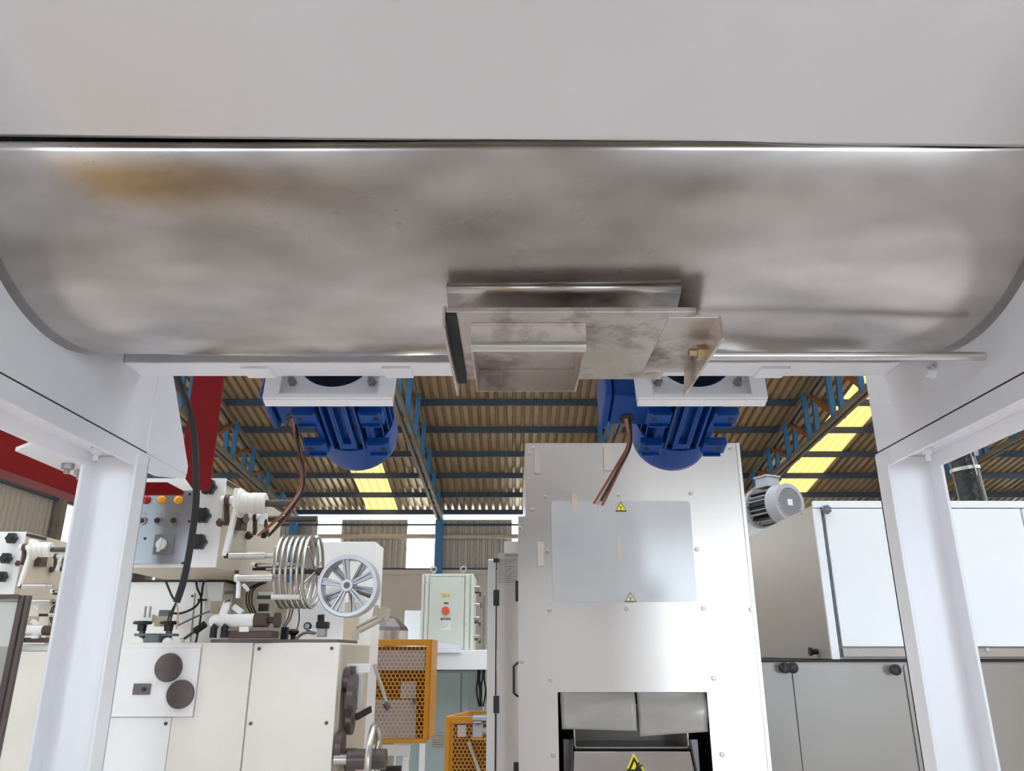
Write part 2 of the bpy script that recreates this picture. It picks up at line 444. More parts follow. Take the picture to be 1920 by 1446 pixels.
side_wall('wall_left', XL, -1, 'left shed wall of corrugated sheet with pale translucent strips', [(-6.0, -4.6), (-1.5, -0.1), (3.0, 4.4), (7.0, 8.4), (11.4, 13.0), (16.2, 17.6)])  # two farthest strips are real, the nearer ones added as fill light
side_wall('wall_right', XR, 1, 'right shed wall of corrugated sheet', [(-6.0, -4.6), (-1.5, -0.1), (3.0, 4.4), (7.0, 8.4), (11.4, 13.0), (16.2, 17.6)])  # these strips are unseen, added to fill the shed with light

# ================================================================== MIXER
YC, ZC, RT = 1.16, CZ + 0.80, 0.315
XA = 0.75
mx = thing('powder_mixer', 'white powder mixer on four channel legs with stainless trough belly', 'mixer', (0, 1.16, 0))
# trough: outer shell from the seam under the front panel round to the back
def arc_pt(a, r=RT): return (YC - r * math.cos(a), ZC - r * math.sin(a))
A0, A1 = math.radians(27), math.radians(178)
na, nxn = 64, 40
vs = []; fs = []
for i in range(nxn + 1):
    X = -XA + 2 * XA * i / nxn
    for k in range(na + 1):
        a = A0 + (A1 - A0) * k / na
        # slight oil-canning of the hand-rolled sheet
        d = 0.0030 * math.sin(2.1 * X * 3 + 0.6) * math.sin(3 * a) + 0.0022 * math.sin(5.3 * X + 1.7 * a) - 0.008 * sum(math.exp(-((X - c_) / .17) ** 2 - ((a - 1.25) / .28) ** 2) for c_ in (-.47, .50))
        yy, zz = arc_pt(a, RT + d * min(1, 8 * (XA - abs(X))))
        vs.append((X, yy, zz))
for i in range(nxn):
    for k in range(na):
        q = i * (na + 1) + k
        fs.append([q, q + na + 1, q + na + 2, q + 1])
tr = MB().add(vs, fs).build('trough', 'trough', mx, label='curved stainless steel trough belly with dull stains', ang=60)
sol = tr.modifiers.new('thickness', 'SOLIDIFY'); sol.thickness = 0.004; sol.offset = -1
# weld seams where the shell meets the end plates
for X in (-XA + .002, XA - .002):
    MB().tube([(X,) + arc_pt(A0 + (A1 - A0) * k / 40, RT + .001) for k in range(41)], 0.0026, 6).build('weld_bead', 'dark_steel', mx)
# painted front panel above the seam, leaning out over the viewer
ys, zs = arc_pt(A0, RT)
lean = 0.75  # leaned further out to keep light off the panel
t0, t1 = 0.009, -0.009
yb_, zb_ = ys - 0.006, zs
HH = 0.95
fp = MB()
XP = XA - .001
pl = [Vector((-XP, yb_, zb_ + t0)), Vector((XP, yb_, zb_ + t1)), Vector((XP, yb_ - HH * lean, zb_ + HH)), Vector((-XP, yb_ - HH * lean, zb_ + HH))]
fp.prism(pl, (0, 0.008, 0.0012)).build('front_panel', 'panel_shaded', mx, bevel=0.0015, label='white upper tank panel, toned greyer for the shade on it')
# rear panel and top cover closing the tank
MB().prism([(-XA, YC + RT, ZC), (XA, YC + RT, ZC), (XA, YC + RT + .06, zb_ + HH), (-XA, YC + RT + .06, zb_ + HH)], (0, .008, 0)).build('rear_panel', 'panel_white', mx)
MB().box(-XA - .02, XA + .02, yb_ - HH * lean - .01, YC + RT + .07, zb_ + HH + .001, zb_ + HH + .02).build('top_cover', 'panel_white', mx)
# end plates
ZP = CZ + 0.39
YP0, YP1 = 0.66, 1.535
for s in (-1, 1):
    x0 = s * XA
    poly = [(x0, YP0, ZP), (x0, YP1, ZP), (x0, YP1, zb_ + HH), (x0, yb_ - HH * lean, zb_ + HH), (x0, YP0, zb_ + (yb_ - YP0) / lean)]
    MB().prism(poly, (s * 0.008, 0, 0)).build('end_plate', 'panel_white', mx)
# left gusset strip behind the end plate with its weld line
MB().prism([(-XA - .001, YP1, ZP), (-XA - .001, 1.745, ZP), (-XA - .001, 1.745, ZP + .02), (-XA - .001, 1.60, CZ + .585), (-XA - .001, 1.535, CZ + .75)], (-0.007, 0, 0)).build('gusset', 'panel_white', mx)
MB().tube([(-XA + .0005, YP1, ZP), (-XA + .0005, YP1 - .003, ZP + .15), (-XA + .0005, YP1, ZP + .36)], 0.0022, 6).build('weld_bead', 'panel_white', mx)
# side rails: channels open downwards that carry the end plates
for s in (-1, 1):
    xi, xo = s * (XA + .0003), s * (XA + .108)
    ye = 1.742 if s < 0 else 1.548
    r = MB()
    r.box(xi + s * .0061, xo - s * .0061, YP0, 1.548, ZP - .007, ZP - .0026)
    r.box(xo - s * .006, xo, YP0, 1.548, ZP - .036, ZP - .0026)
    if s < 0:
        r.prism([(xi, YP0, ZP - .0026), (xi, ye, ZP - .0026), (xi, ye - .005, ZP - .012), (xi, 1.60, ZP - .036), (xi, YP0, ZP - .036)], (s * .006, 0, 0))
        r.box(xi - .0061, xi - .05, 1.5485, ye, ZP - .007, ZP - .0026)
    else: r.box(xi, xi + .006, YP0, 1.548, ZP - .036, ZP - .0026)
    rail = r.build('side_rail', 'panel_white', mx)
    MB().box(s * (XA - .0003), s * (XA + .006), YP0, 1.535, ZP - .0024, ZP - .0002).build('joint_gap_strip', 'dark', rail)  # thin dark strip standing in for the shaded gap at this joint
    bx, by = s * (XA + .066), 1.47
    b = MB(); b.cyl((bx, by, ZP - .007), (bx, by, ZP - .013), .012, n=16); b.hexa((bx, by, ZP - .013), (0, 0, -1), .0085, .009); b.cyl((bx, by, ZP - .02), (bx, by, ZP - .033), .005, n=10)
    b.build('painted_bolt', 'panel_white', rail)
# legs: channels open to the front
for s in (-1, 1):
    for y0 in (1.495, 0.70):
        tilt = 0.014 if s < 0 else 0.0
        xi, xo = s * (XA - .005), s * (XA + .108)
        leg = MB()
        for (a, b, c, d) in ((xi, xi + s * .007, y0, y0 + .05), (xo - s * .007, xo, y0, y0 + .05), (xi, xo, y0 + .042, y0 + .05)):
            zt = ZP - .0078
            vs_ = [(a + tilt, c, 0.012), (b + tilt, c, 0.012), (b + tilt, d, 0.012), (a + tilt, d, 0.012), (a, c, zt), (b, c, zt), (b, d, zt), (a, d, zt)]
            fs_ = [[0, 3, 2, 1], [4, 5, 6, 7], [0, 1, 5, 4], [1, 2, 6, 5], [2, 3, 7, 6], [3, 0, 4, 7]]
            if s < 0: fs_ = [f[::-1] for f in fs_]
            leg.add(vs_, fs_)
        lg = leg.build('leg', 'panel_white', mx, bevel=0.002)
        MB().box(min(xi, xo) - .03, max(xi, xo) + .03, y0 - .03, y0 + .08, 0, .012).build('foot_plate', 'panel_white', lg)
# fixing plate outside the left rail, with nuts
fz = ZP - .03
fpl = [PZ(28, 846, fz), PZ(66, 831, fz), PZ(175, 872, fz), PZ(175, 900, fz), PZ(150, 898, fz)]
fx = MB().prism(fpl, (0, 0, .008)).build('fixing_plate', 'panel_white', mx, bevel=.001)
for (px, py) in ((128, 870), (152, 882)):
    c = PZ(px, py, fz)
    MB().hexa(c, (0, 0, -1), .012, .011).cyl(c, c + Vector((0, 0, -.02)), .006, n=10).build('nut', 'bolt', fx)
# rear cross beam
zb2 = CZ + 0.3615 * 1.46
MB().box(-XA + .001, XA - .001, 1.385, 1.46, zb2, zb2 + .08).build('cross_beam', 'panel_white', mx, bevel=.003)
for px in (482, 745, 1450, 960):
    c = P(px, 700, 1.42)
    MB().box(c.x - .028, c.x + .028, 1.40, 1.455, zb2 - .006, zb2 + .002).build('mount_pad', 'panel_white', mx, bevel=.0015)
# painted bolt head on right end plate
c = PX(1750, 697, XA)
MB().cyl(c, c + Vector((-.006, 0, 0)), .012, n=16).hexa(c + Vector((-.006, 0, 0)), (-1, 0, 0), .009, .008).build('painted_bolt', 'panel_white', mx)
# outlet neck between trough and gate
zg = CZ + 0.463
nk = MB()
nk.box(-.093, .238, 1.062, 1.068, zg + .002, CZ + .53); nk.box(-.093, .238, 1.25, 1.256, zg + .002, CZ + .53)
nk.box(-.093, -.087, 1.068, 1.25, zg + .002, CZ + .53); nk.box(.232, .238, 1.068, 1.25, zg + .002, CZ + .53)
nk.build('outlet_neck', 'gate', mx, bevel=.001)
# doubler pad rolled onto the trough above the gate
vs = []; fs = []
for i in range(2):
    for k in range(25):
        a = math.radians(64 + 52 * k / 24); yy, zz = arc_pt(a, RT + .0065); vs.append((-.096 + i * .345, yy, zz))
for k in range(24): fs.append([k, k + 25, k + 26, k + 1])
pad = MB().add(vs, fs).build('doubler_pad', 'trough', mx, ang=60)
sol = pad.modifiers.new('thickness', 'SOLIDIFY'); sol.thickness = 0.005; sol.offset = -1
# guide rail on the left of the gate, with a rubber seal
MB().box(-.0985, -.0945, .995, 1.30, zg - .030, zg + .004).build('gate_guide', 'gate', mx, bevel=.0006)
MB().box(-.0944, -.079, 1.0, 1.285, zg - .012, zg - .0065).build('rubber_seal', 'rubber', mx, bevel=.001)
# right stop bracket: flat tab and turned-down face
MB().prism([(.225, 1.012, zg - .0075), (.300, 1.012, zg - .0075), (.300, 1.24, zg - .0075), (.225, 1.24, zg - .0075)], (0, 0, .004)).build('stop_tab', 'gate', mx, bevel=.0008)
bk = MB().prism([(.296, 1.012, zg - .004), (.301, 1.005, zg - .043) if False else (.296, 1.006, zg - .043), (.296, 1.262, zg - .043), (.296, 1.24, zg - .004)], (.005, 0, 0)).build('stop_bracket', 'gate', mx, bevel=.001)
c = Vector((.296, 1.10, zg - .026))
MB().hexa(c, (-1, 0, 0), .012, .012).cyl(c, c + Vector((-.024, 0, 0)), .006, n=12).build('bolt', 'brass', bk)
# rod running from the bracket to the right end plate
c1 = PX(1846, 668, .735); c0 = Vector((.301, c1.y, c1.z))
MB().cyl(c0, c1, .0068, n=16).build('support_rod', 'alu', mx)

# slide gate
gt = thing('slide_gate', 'stained stainless slide gate plate with box handle under the trough outlet', 'gate', (.08, 1.14, zg - .008))
MB().box(-.094, .262, .995, 1.278, zg - .0065, zg + .0015).build('plate', 'gate', gt, bevel=.001)
hx0, hx1, hy0, hy1, hz0, hz1 = -.060, .108, 1.036, 1.229, zg - .046, zg - .007
MB().box(hx0, hx1, hy0, hy0 + .003, hz0, hz1).build('handle_wall', 'gate', gt)
MB().box(hx0, hx1, hy1 - .003, hy1, hz0, hz1).build('handle_wall', 'gate', gt)
MB().box(hx0, hx0 + .003, hy0 + .003, hy1 - .003, hz0, hz1).build('handle_wall', 'gate', gt)
MB().box(hx1 - .003, hx1, hy0 + .003, hy1 - .003, hz0, hz1).build('handle_wall', 'gate', gt)
MB().tube([(hx0, hy0 - .001, hz1), (hx1, hy0 - .001, hz1)], .0018, 6).build('weld_bead', 'gate', gt)
# rolled lip along the lower front of the handle
MB().lathe((hx0 + .0005, hy0 + .006, hz0 + .006), (1, 0, 0), [(0, .0085), (hx1 - hx0 - .001, .0085)], 20).build('handle_lip', 'alu', gt)

# ------------------------------------------------------------------ blue motors
BETA = math.radians(18)
def motor(X, YFm, zF, label, label_br, wires, wlabel, boxdeep):
    T = Matrix.Translation((X, YFm, CZ + zF)) @ Matrix.Rotation(-BETA, 4, 'X')
    base = T @ Vector((0, 0.15, -.1))
    # bracket belongs to the mixer
    br = thing('motor_bracket', label_br, 'bracket', (X, YFm, CZ + zF - .12), group='motor brackets')
    q = MB(T)   # rear plate with round hole
    n = 40; hx, hz, hr = .125, .122, .082
    vs_, fs_ = [], []
    for yy in (-.008, 0.0):
        for k in range(n):
            a = 2 * math.pi * k / n; vs_.append((hr * math.cos(a), yy, hr * math.sin(a)))
        for k in range(n):
            a = 2 * math.pi * k / n; c_, s_ = math.cos(a), math.sin(a); m_ = max(abs(c_) / hx, abs(s_) / hz)
            vs_.append((c_ / m_, yy, s_ / m_))
    for k in range(n):
        l = (k + 1) % n
        fs_ += [[k, n + k, n + l, l][::-1], [2 * n + k, 3 * n + k, 3 * n + l, 2 * n + l], [k, l, 2 * n + l, 2 * n + k], [n + k, 3 * n + k, 3 * n + l, n + l][::-1]]
    q.add(vs_, fs_).build('flange_plate', 'panel_white', br, ang=30)
    for s in (-1, 1):
        MB(T).prism([(s * .131, -.022, -.122), (s * .131, 0, -.122), (s * .131, 0, .122), (s * .131, -.022, .122)], (-s * .005, 0, 0)).build('side_wall', 'panel_white', br)
        MB(T).prism([(s * .131, -.028, -.124), (s * .100, -.028, -.124), (s * .108, -.028, .10), (s * .144, -.028, .10)], (0, .006, 0)).build('front_strip', 'panel_white', br)
    MB(T).box(-.131, .131, -.022, 0, -.126, -.1205).build('bottom_lip', 'panel_white', br)
    MB(T).box(-.100, .100, -.028, -.022, -.124, -.114).build('front_strip', 'panel_white', br)
    for s in (-1, 1):
        for z_ in (-.072, .072):
            MB(T).hexa((s * .083, -.008, z_), (0, -1, 0), .0095, .009).cyl((s * .083, -.008, z_), (s * .083, -.034, z_), .0055, n=12).build('stud', 'bolt', br)
    # motor
    t = thing('electric_motor', label, 'motor', tuple(base), group='blue foot-mounted motors')
    MB(T).lathe((0, -.004, 0), (0, 1, 0), [(0, .079), (.002, .079), (.002, .1), (.014, .1), (.014, .0)], 40, caps=True).build('flange', 'blue', t)
    MB(T).lathe((0, -.02, 0), (0, 1, 0), [(0, .03), (0.016, .034), (.016, .078)], 30).build('gear_face', 'navy', t)
    MB(T).lathe((0, .010, 0), (0, 1, 0), [(0, .085), (.02, .085), (.03, .078), (.215, .078), (.22, .08), (.23, .08)], 48).build('stator_body', 'blue', t)
    # cooling fins
    fn = 30
    for k in range(fn):
        a = 2 * math.pi * k / fn
        if -2.35 < math.atan2(math.sin(a), math.cos(a)) < -0.80: continue
        c_, s_ = math.cos(a), math.sin(a)
        q = MB(T); q.bar((c_ * .084, .035, s_ * .084), (c_ * .084, .215, s_ * .084), .0035, .022, (c_, 0, s_)); q.build('cooling_fin', 'blue', t)
    # underside ribs and rating slot
    for x_ in (-.036, -.017, .017, .036):
        MB(T).box(x_ - .003, x_ + .003, .035, .215, -.094, -.068).build('underside_rib', 'blue', t, bevel=.001)
    MB(T).box(-.014, .014, .03, .05, -.093, -.07).box(-.014, .014, .195, .215, -.093, -.07).box(-.014, -.009, .05, .195, -.093, -.07).box(.009, .014, .05, .195, -.093, -.07).build('underside_frame', 'blue', t, bevel=.001)
    # feet
    for yy in (.078, .196):
        for s in (-1, 1):
            foot = MB(T).box(s * .045, s * .098, yy - .022, yy + .022, -.104, -.086).build('foot', 'blue', t, bevel=.003)
            for e in (-1, 1): MB(T).box(s * .05, s * .09, yy + e * .0215 - .0025, yy + e * .0215 + .0025, -.1105, -.1035).build('foot_lip', 'blue', foot, bevel=.001)
            MB(T).cyl((s * .082, yy, -.1045), (s * .082, yy, -.1030), .0065, n=16).build('bolt_hole', 'ink', foot)
    for s in (-1, 1):
        MB(T).box(s * .048, s * .06, .033, .207, -.09, -.05).build('foot_web', 'blue', t, bevel=.002)
    # fan cowl
    MB(T).lathe((0, .222, 0), (0, 1, 0), [(.008, .088), (0, .088), (0, .094), (.075, .094), (.095, .090), (.108, .078), (.108, .0)], 56).build('fan_cowl', 'blue', t, ang=50)
    MB(T).lathe((0, .222, 0), (0, 1, 0), [(.002, .08), (.006, .0885)], 40).build('cowl_gap', 'ink', t)
    # terminal box on the left side
    tb = MB(T).box(-.155 - boxdeep, -.075, .062, .178, -.052, .052).build('terminal_box', 'blue', t, bevel=.008)
    MB(T).box(-.175 - boxdeep, -.1565 - boxdeep, .053, .187, -.058, .058).build('box_lid', 'blue', tb, bevel=.008)
    hole = Vector((-.122 - boxdeep * .5, .1785, -.016))
    MB(T).lathe(hole, (0, 1, 0), [(-.004, .017), (.0006, .017), (.0008, .0)], 24).build('cable_entry', 'ink', tb)
    h2 = Vector((-.122 - boxdeep * .5, .148, -.0525))
    MB(T).lathe(h2, (0, 0, -1), [(-.004, .017), (.0006, .017), (.0008, .0)], 24).build('cable_entry', 'ink', tb)
    # loose wires out of the terminal box
    start = T @ h2
    wr = thing('wire_bundle', wlabel, 'wires', tuple(start))
    for k, w in enumerate(wires):
        pts = [start + Vector((.004 * (k - 1.5), 0, .004))] + [P(px, py, Y) for px, py, Y in w]
        MB().tube(pts, .0028, 8, smooth=8).build('wire', 'wire2' if k == 1 else ('wire' if k % 2 == 0 else 'rubber'), wr)
motor(-.375, 1.545, .599, 'blue electric motor hanging under the mixer, wires curving towards the white spool', 'white bracket holding the left blue motor',
      [[(556, 830, 1.70), (564, 870, 1.72), (562, 915, 1.74), (535, 958, 1.76), (484, 1004, 1.78)],
       [(559, 830, 1.70), (567, 872, 1.72), (566, 910, 1.74), (548, 945, 1.75), (520, 975, 1.77), (486, 1002, 1.78)],
       [(561, 830, 1.71), (570, 875, 1.73), (570, 905, 1.75), (556, 942, 1.76), (540, 968, 1.77), (503, 1006, 1.78)],
       [(558, 832, 1.69), (569, 880, 1.71), (567, 920, 1.73), (545, 955, 1.75), (505, 1004, 1.77)]],
      'brown wires curving down from the left blue motor', 0.0)
motor(.388, 1.545, .599, 'blue electric motor hanging in front of the stainless machine, wires dangling straight', 'white bracket holding the right blue motor',
      [[(1178, 830, 1.70), (1152, 880, 1.72), (1113, 945, 1.74)],
       [(1180, 832, 1.70), (1155, 885, 1.72), (1120, 947, 1.74)],
       [(1183, 832, 1.71), (1160, 885, 1.73), (1129, 948, 1.75)],
       [(1182, 834, 1.69), (1158, 882, 1.71), (1127, 940, 1.73)]],
      'copper-coloured wires dangling from the right blue motor', 0.012)

# black cable sleeve hanging behind the left end plate
cs = thing('cable_sleeve', 'black cable sleeve hanging beside the left white leg', 'cable', tuple(P(332, 1128, 1.95)))
MB().tube([Vector((-.758, 1.56, CZ + .66)), Vector((-.768, 1.66, CZ + .60)), P(362, 800, 1.86), P(368, 905, 1.9), P(366, 960, 1.92), P(356, 1030, 1.94), P(344, 1090, 1.95), P(331, 1130, 1.95)], .0085, 12, smooth=8).build('sleeve', 'rubber', cs)
for a, b in (((318, 1162), (312, 1172)), ((322, 1165), (318, 1176)), ((334, 1160), (331, 1181))):
    MB().tube([P(331, 1128, 1.95), P(a[0], a[1] - 8, 1.95), P(b[0], b[1], 1.95)], .0018, 6, smooth=5).build('wire', 'wire2' if a[0] > 330 else 'rubber', cs)
MB().tube([P(311, 1090, 1.96), P(322, 1117, 1.96), P(331, 1129, 1.96)], .0026, 6, smooth=5).build('wire', 'rubber', cs)

# ================================================================== RED FRAME
rf = thing('red_lifting_frame', 'dark red steel lifting frame behind the left side of the mixer', 'frame', (-1.9, 2.6, 0))
pa = P(-120, 838, 1.7); xg = -1.75
g0 = PX(0, 878, xg); g1 = PX(165, 937, xg)
zl = CZ + (g1.z - CZ)
MB().prism([(xg, 1.2, zl - .005), (xg, 3.45, zl), (xg, 3.45, zl + .22), (xg, 1.2, zl + .22)], (-.10, 0, 0)).build('girder', 'red', rf, bevel=.004)
c0 = P(270, 928, 3.0); c1 = P(342, 928, 3.0)
zt = P(300, 904, 3.0).z
MB().prism([(c0.x - .08, 3.0, c0.z), (c1.x - .004, 3.0, c0.z), (c1.x, 3.0, P(300, 920, 3.0).z), (P(313, 904, 3.0).x, 3.0, zt), (c0.x - .08, 3.0, zt)], (0, .02, 0)).build('cross_arm', 'red', rf, bevel=.003)
# upright: plate column hanging at the right end
x0 = P(346, 815, 2.3).x; x1 = P(405, 815, 2.3).x
zbm = P(385, 919, 2.3).z
MB().prism([(x0, 2.3, zbm + .06), (x0 + .05, 2.3, zbm), (x1, 2.3, zbm), (x1, 2.3, 4.2), (x0, 2.3, 4.2)], (0, .012, 0)).build('upright', 'red', rf, bevel=.003)
MB().prism([(xg - .1, 3.35, zl), (xg, 3.35, zl), (xg, 3.35, 0), (xg - .1, 3.35, 0)], (0, .1, 0)).build('post', 'red', rf)
MB().box(xg - .1, x1, 2.3, 2.4, 4.1, 4.2).build('top_beam', 'red', rf)
MB().box(xg - .1, xg, 2.3, 2.4, 0, 4.1).build('post', 'red', rf)
MB().box(xg - .1, xg, 1.2, 1.3, 0, zl).build('post', 'red', rf)

# ================================================================== STAINLESS MACHINE
YM = 3.0
sm = thing('stainless_machine', 'tall stainless steel packing machine with grey window and bottom opening', 'machine', (.47, 3.4, 0))
sx0, sx1 = P(972, 1200, YM).x, P(1385, 830, YM).x
sxu = P(985, 900, YM).x
zt = P(1180, 831, YM).z; zst = P(978, 968, YM).z
ox0, ox1 = P(1047, 1370, YM).x, P(1331, 1370, YM).x
zo = P(1180, 1298, YM).z
zb = .62
# body shell behind the front sheet
b = MB()
b.box(sxu + .004, sx1 - .004, YM + .9, YM + .905, zb, zt - .004)
b.box(sx1 - .008, sx1 - .003, YM + .004, YM + .9, zb, zt - .004)
b.box(sx0 + .003, sx0 + .008, YM + .004, YM + .9, zb, zst)
b.box(sxu + .003, sxu + .008, YM + .004, YM + .9, zst, zt - .004)
b.box(sxu, sx1 - .003, YM + .004, YM + .9, zt - .008, zt - .003)
b.box(sx0 + .003, sxu + .01, YM + .004, YM + .9, zst - .005, zst)
b.build('body_shell', 'steel', sm)
fr = MB()
def front(poly): fr.prism([(x, YM, z) for x, z in poly], (0, .004, 0))
front([(sx0, zo), (sx1, zo), (sx1, zt), (sxu, zt), (sxu, zst), (sx0, zst)])
front([(sx0, zb), (ox0, zb), (ox0, zo), (sx0, zo)])
front([(ox1, zb), (sx1, zb), (sx1, zo), (ox1, zo)])
fr.build('front_sheet', 'steel', sm)
# legs below frame
for x in (sx0 + .06, sx1 - .06):
    for y in (YM + .08, YM + .82):
        MB().box(x - .03, x + .03, y - .03, y + .03, 0, zb).build('leg', 'steel', sm)
# folded edge trims
MB().box(sx1 - .012, sx1 + .001, YM - .004, YM, zb, zt).build('edge_trim', 'alu', sm)
# window
wx0, wx1 = P(1035, 1035, YM).x, P(1300, 1035, YM).x
wz0, wz1 = P(1170, 1129, YM).z, P(1170, 940, YM).z
def rrect(x0, x1, z0, z1, y, r, n=6):
    pts = []
    for cx, cz, a0 in ((x1 - r, z1 - r, 0), (x0 + r, z1 - r, 90), (x0 + r, z0 + r, 180), (x1 - r, z0 + r, 270)):
        for k in range(n + 1):
            a = math.radians(a0 + 90 * k / n); pts.append((cx + r * math.cos(a), y, cz + r * math.sin(a)))
    return pts
MB().prism(rrect(wx0, wx1, wz0, wz1, YM - .004, .016), (0, .0035, 0)).build('window_pane', 'poly', sm, label='grey polycarbonate window')
# screws
scr = [(1000, 841), (993, 851), (1355, 831), (1369, 840), (1023, 932), (1160, 929), (1295, 925), (998, 956), (975, 991), (1027, 1035), (1306, 1030),
       (1031, 1144), (1174, 1142), (1319, 1141), (1408, 1143), (978, 1241), (1032, 1275), (1338, 1272), (1037, 1416), (1354, 1415)]
for px, py in scr:
    c = P(px, py, YM - .0005)
    MB().lathe(c, (0, -1, 0), [(-.001, .0085), (.001, .0085), (.003, .006), (.003, .0)], 14).build('screw', 'bolt', sm)
# tape strips
for a, bb in (((1002, 846), (1013, 888)), ((1132, 837), (1145, 882)), ((1008, 1016), (1020, 1061)), ((1072, 924), (1083, 962)), ((1157, 1005), (1166, 1050))):
    pbox(a[0], a[1], bb[0], bb[1], YM - .0056, .0012).build('tape_strip', 'tape', sm)
# warning labels
def tri(cx, cy, hw, hh, Y, T, my, mk, parent, glyph):
    c = P(cx, cy, Y); w = M(hw, c); h = M(hh, c)
    MB().prism([(c.x - w, Y, c.z - h), (c.x + w, Y, c.z - h), (c.x, Y, c.z + h)], (0, .0006, 0)).build('warning_label', mk, parent)
    k = .80; dz = -h * .06
    MB().prism([(c.x - w * k, Y - .0004, c.z - h * k - dz - h * .02), (c.x + w * k, Y - .0004, c.z - h * k - dz - h * .02), (c.x, Y - .0004, c.z + h * k + dz)], (0, .0004, 0)).build('warning_label_face', my, parent)
    if glyph:
        g = MB(); y = Y - .0009
        g.prism([(c.x - w * .22, y, c.z - h * .02), (c.x + w * .22, y, c.z - h * .02), (c.x + w * .06, y, c.z - h * .3), (c.x - w * .06, y, c.z - h * .3)], (0, .0004, 0))
        g.box(c.x - w * .045, c.x + w * .045, y, y + .0004, c.z - h * .62, c.z - h * .28); g.box(c.x - w * .18, c.x + w * .18, y, y + .0004, c.z - h * .68, c.z - h * .60)
        g.build('warning_symbol', mk, parent)
tri(1164, 950, 10.5, 9.5, YM - .0055, None, 'sign_yellow', 'ink', sm, True)
tri(1182, 1120, 11.5, 9, YM - .0055, None, 'sign_pale', 'ink_grey', sm, True)
# interior of the opening
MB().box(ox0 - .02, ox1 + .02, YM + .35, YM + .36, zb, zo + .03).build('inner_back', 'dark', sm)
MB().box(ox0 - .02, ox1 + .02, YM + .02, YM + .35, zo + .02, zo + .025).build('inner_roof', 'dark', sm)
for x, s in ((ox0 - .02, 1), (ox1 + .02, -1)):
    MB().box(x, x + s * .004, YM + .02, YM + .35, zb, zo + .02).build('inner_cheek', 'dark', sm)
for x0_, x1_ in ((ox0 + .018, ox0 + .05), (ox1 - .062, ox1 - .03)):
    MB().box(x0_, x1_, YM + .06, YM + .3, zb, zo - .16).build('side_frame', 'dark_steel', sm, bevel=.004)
# clear flaps hanging in the opening
def flap(pts, off, lab):
    n = 14; vs_ = []; fs_ = []
    tl_, tr_, br_, bl_ = [P(x, y, YM + .012 + off) for x, y in pts]
    for j in range(n + 1):
        for i in range(n + 1):
            u, v = i / n, j / n
            p = (tl_ * (1 - u) + tr_ * u) * (1 - v) + (bl_ * (1 - u) + br_ * u) * v
            p.y += .012 * v * math.sin(3 * u + 1 + off * 90) + .006 * math.sin(6 * v + 2 * u)
            vs_.append(p)
    for j in range(n):
        for i in range(n):
            q = j * (n + 1) + i; fs_.append([q, q + n + 1, q + n + 2, q + 1])
    o = MB().add(vs_, fs_).build('clear_flap', 'flap', sm, label=lab)
    so = o.modifiers.new('thickness', 'SOLIDIFY'); so.thickness = .0015
flap([(1050, 1296), (1190, 1296), (1194, 1371), (1054, 1368)], 0.0, 'dusty clear plastic flap')
flap([(1194, 1296), (1324, 1296), (1327, 1372), (1201, 1382)], 0.006, 'dusty clear plastic flap, one corner hanging lower')
# tray mouth and sloped chute below
tz0, tz1 = P(1180, 1402, YM + .05).z, P(1180, 1362, YM + .05).z
tx0, tx1 = P(1077, 1385, YM + .05).x, P(1290, 1385, YM + .05).x
MB().box(tx0, tx1, YM + .05, YM + .3, tz0 - .004, tz0).box(tx0, tx1, YM + .29, YM + .3, tz0, tz1 + .06).box(tx0, tx0 + .004, YM + .05, YM + .29, tz0, tz1 + .04).box(tx1 - .004, tx1, YM + .05, YM + .29, tz0, tz1 + .04).build('tray', 'grey_beige', sm)
MB().tube([(tx0, YM + .048, tz1), (tx0, YM + .048, tz0 + .008), (tx0 + .008, YM + .048, tz0), (tx1 - .008, YM + .048, tz0), (tx1, YM + .048, tz0 + .008), (tx1, YM + .048, tz1)], .003, 8).build('tray_rim', 'alu', sm)
cx0, cx1 = P(1078, 1425, YM - .02).x, P(1300, 1425, YM - .02).x
cz1 = P(1180, 1411, YM).z
ch = MB().prism([(cx0, YM + .02, cz1), (cx1, YM + .02, cz1), (cx1 + .02, YM - .06, cz1 - .22), (cx0 - .02, YM - .06, cz1 - .22)], (0, .006, .001)).build('chute_face', 'steel', sm, bevel=.002)
for x, s in ((cx0, -1), (cx1, 1)):
    MB().prism([(x, YM + .03, cz1 + .04), (x + s * .02, YM - .07, cz1 - .22), (x + s * .02, YM + .1, cz1 - .22), (x, YM + .1, cz1 + .04)], (s * .006, 0, 0)).build('chute_cheek', 'dark_steel', sm)
# yellow triangular hand warning on the chute
wn = Vector((0, -.94, .34)).normalized()
c = P(1189, 1416, YM + .004)
def chp(dx, dz, o=.004):
    # point on the sloped chute face, dz below its top
    return Vector((c.x + dx, YM + .02 - .08 * (dz / .22) - o, cz1 - dz))
w_ = .105; h_ = .175
for nm, k, o_, mm in (('warning_label', 1.0, .0020, 'sign_yellow'), ('warning_border', .90, .0026, 'ink'), ('warning_label_face', .76, .0032, 'sign_yellow')):
    t_ = (1 - k) * h_ * .62
    MB().prism([chp(0, .004 + t_, o_), chp(-w_ * k, .004 + h_ - (1 - k) * h_ * .38, o_), chp(w_ * k, .004 + h_ - (1 - k) * h_ * .38, o_)], (0, .0005, 0)).build(nm, mm, ch)
g = MB()
for (a, b_, wd) in (((.012, .050), (-.002, .105), .022), ((.006, .058), (-.030, .055), .006), ((.010, .052), (.026, .040), .006), ((.012, .052), (.016, .032), .005), ((.008, .052), (.006, .034), .005)):
    g.bar(chp(a[0], a[1], .0040), chp(b_[0], b_[1], .0040), wd, .0005, (0, 1, 0))
g.build('warning_symbol', 'ink', ch)

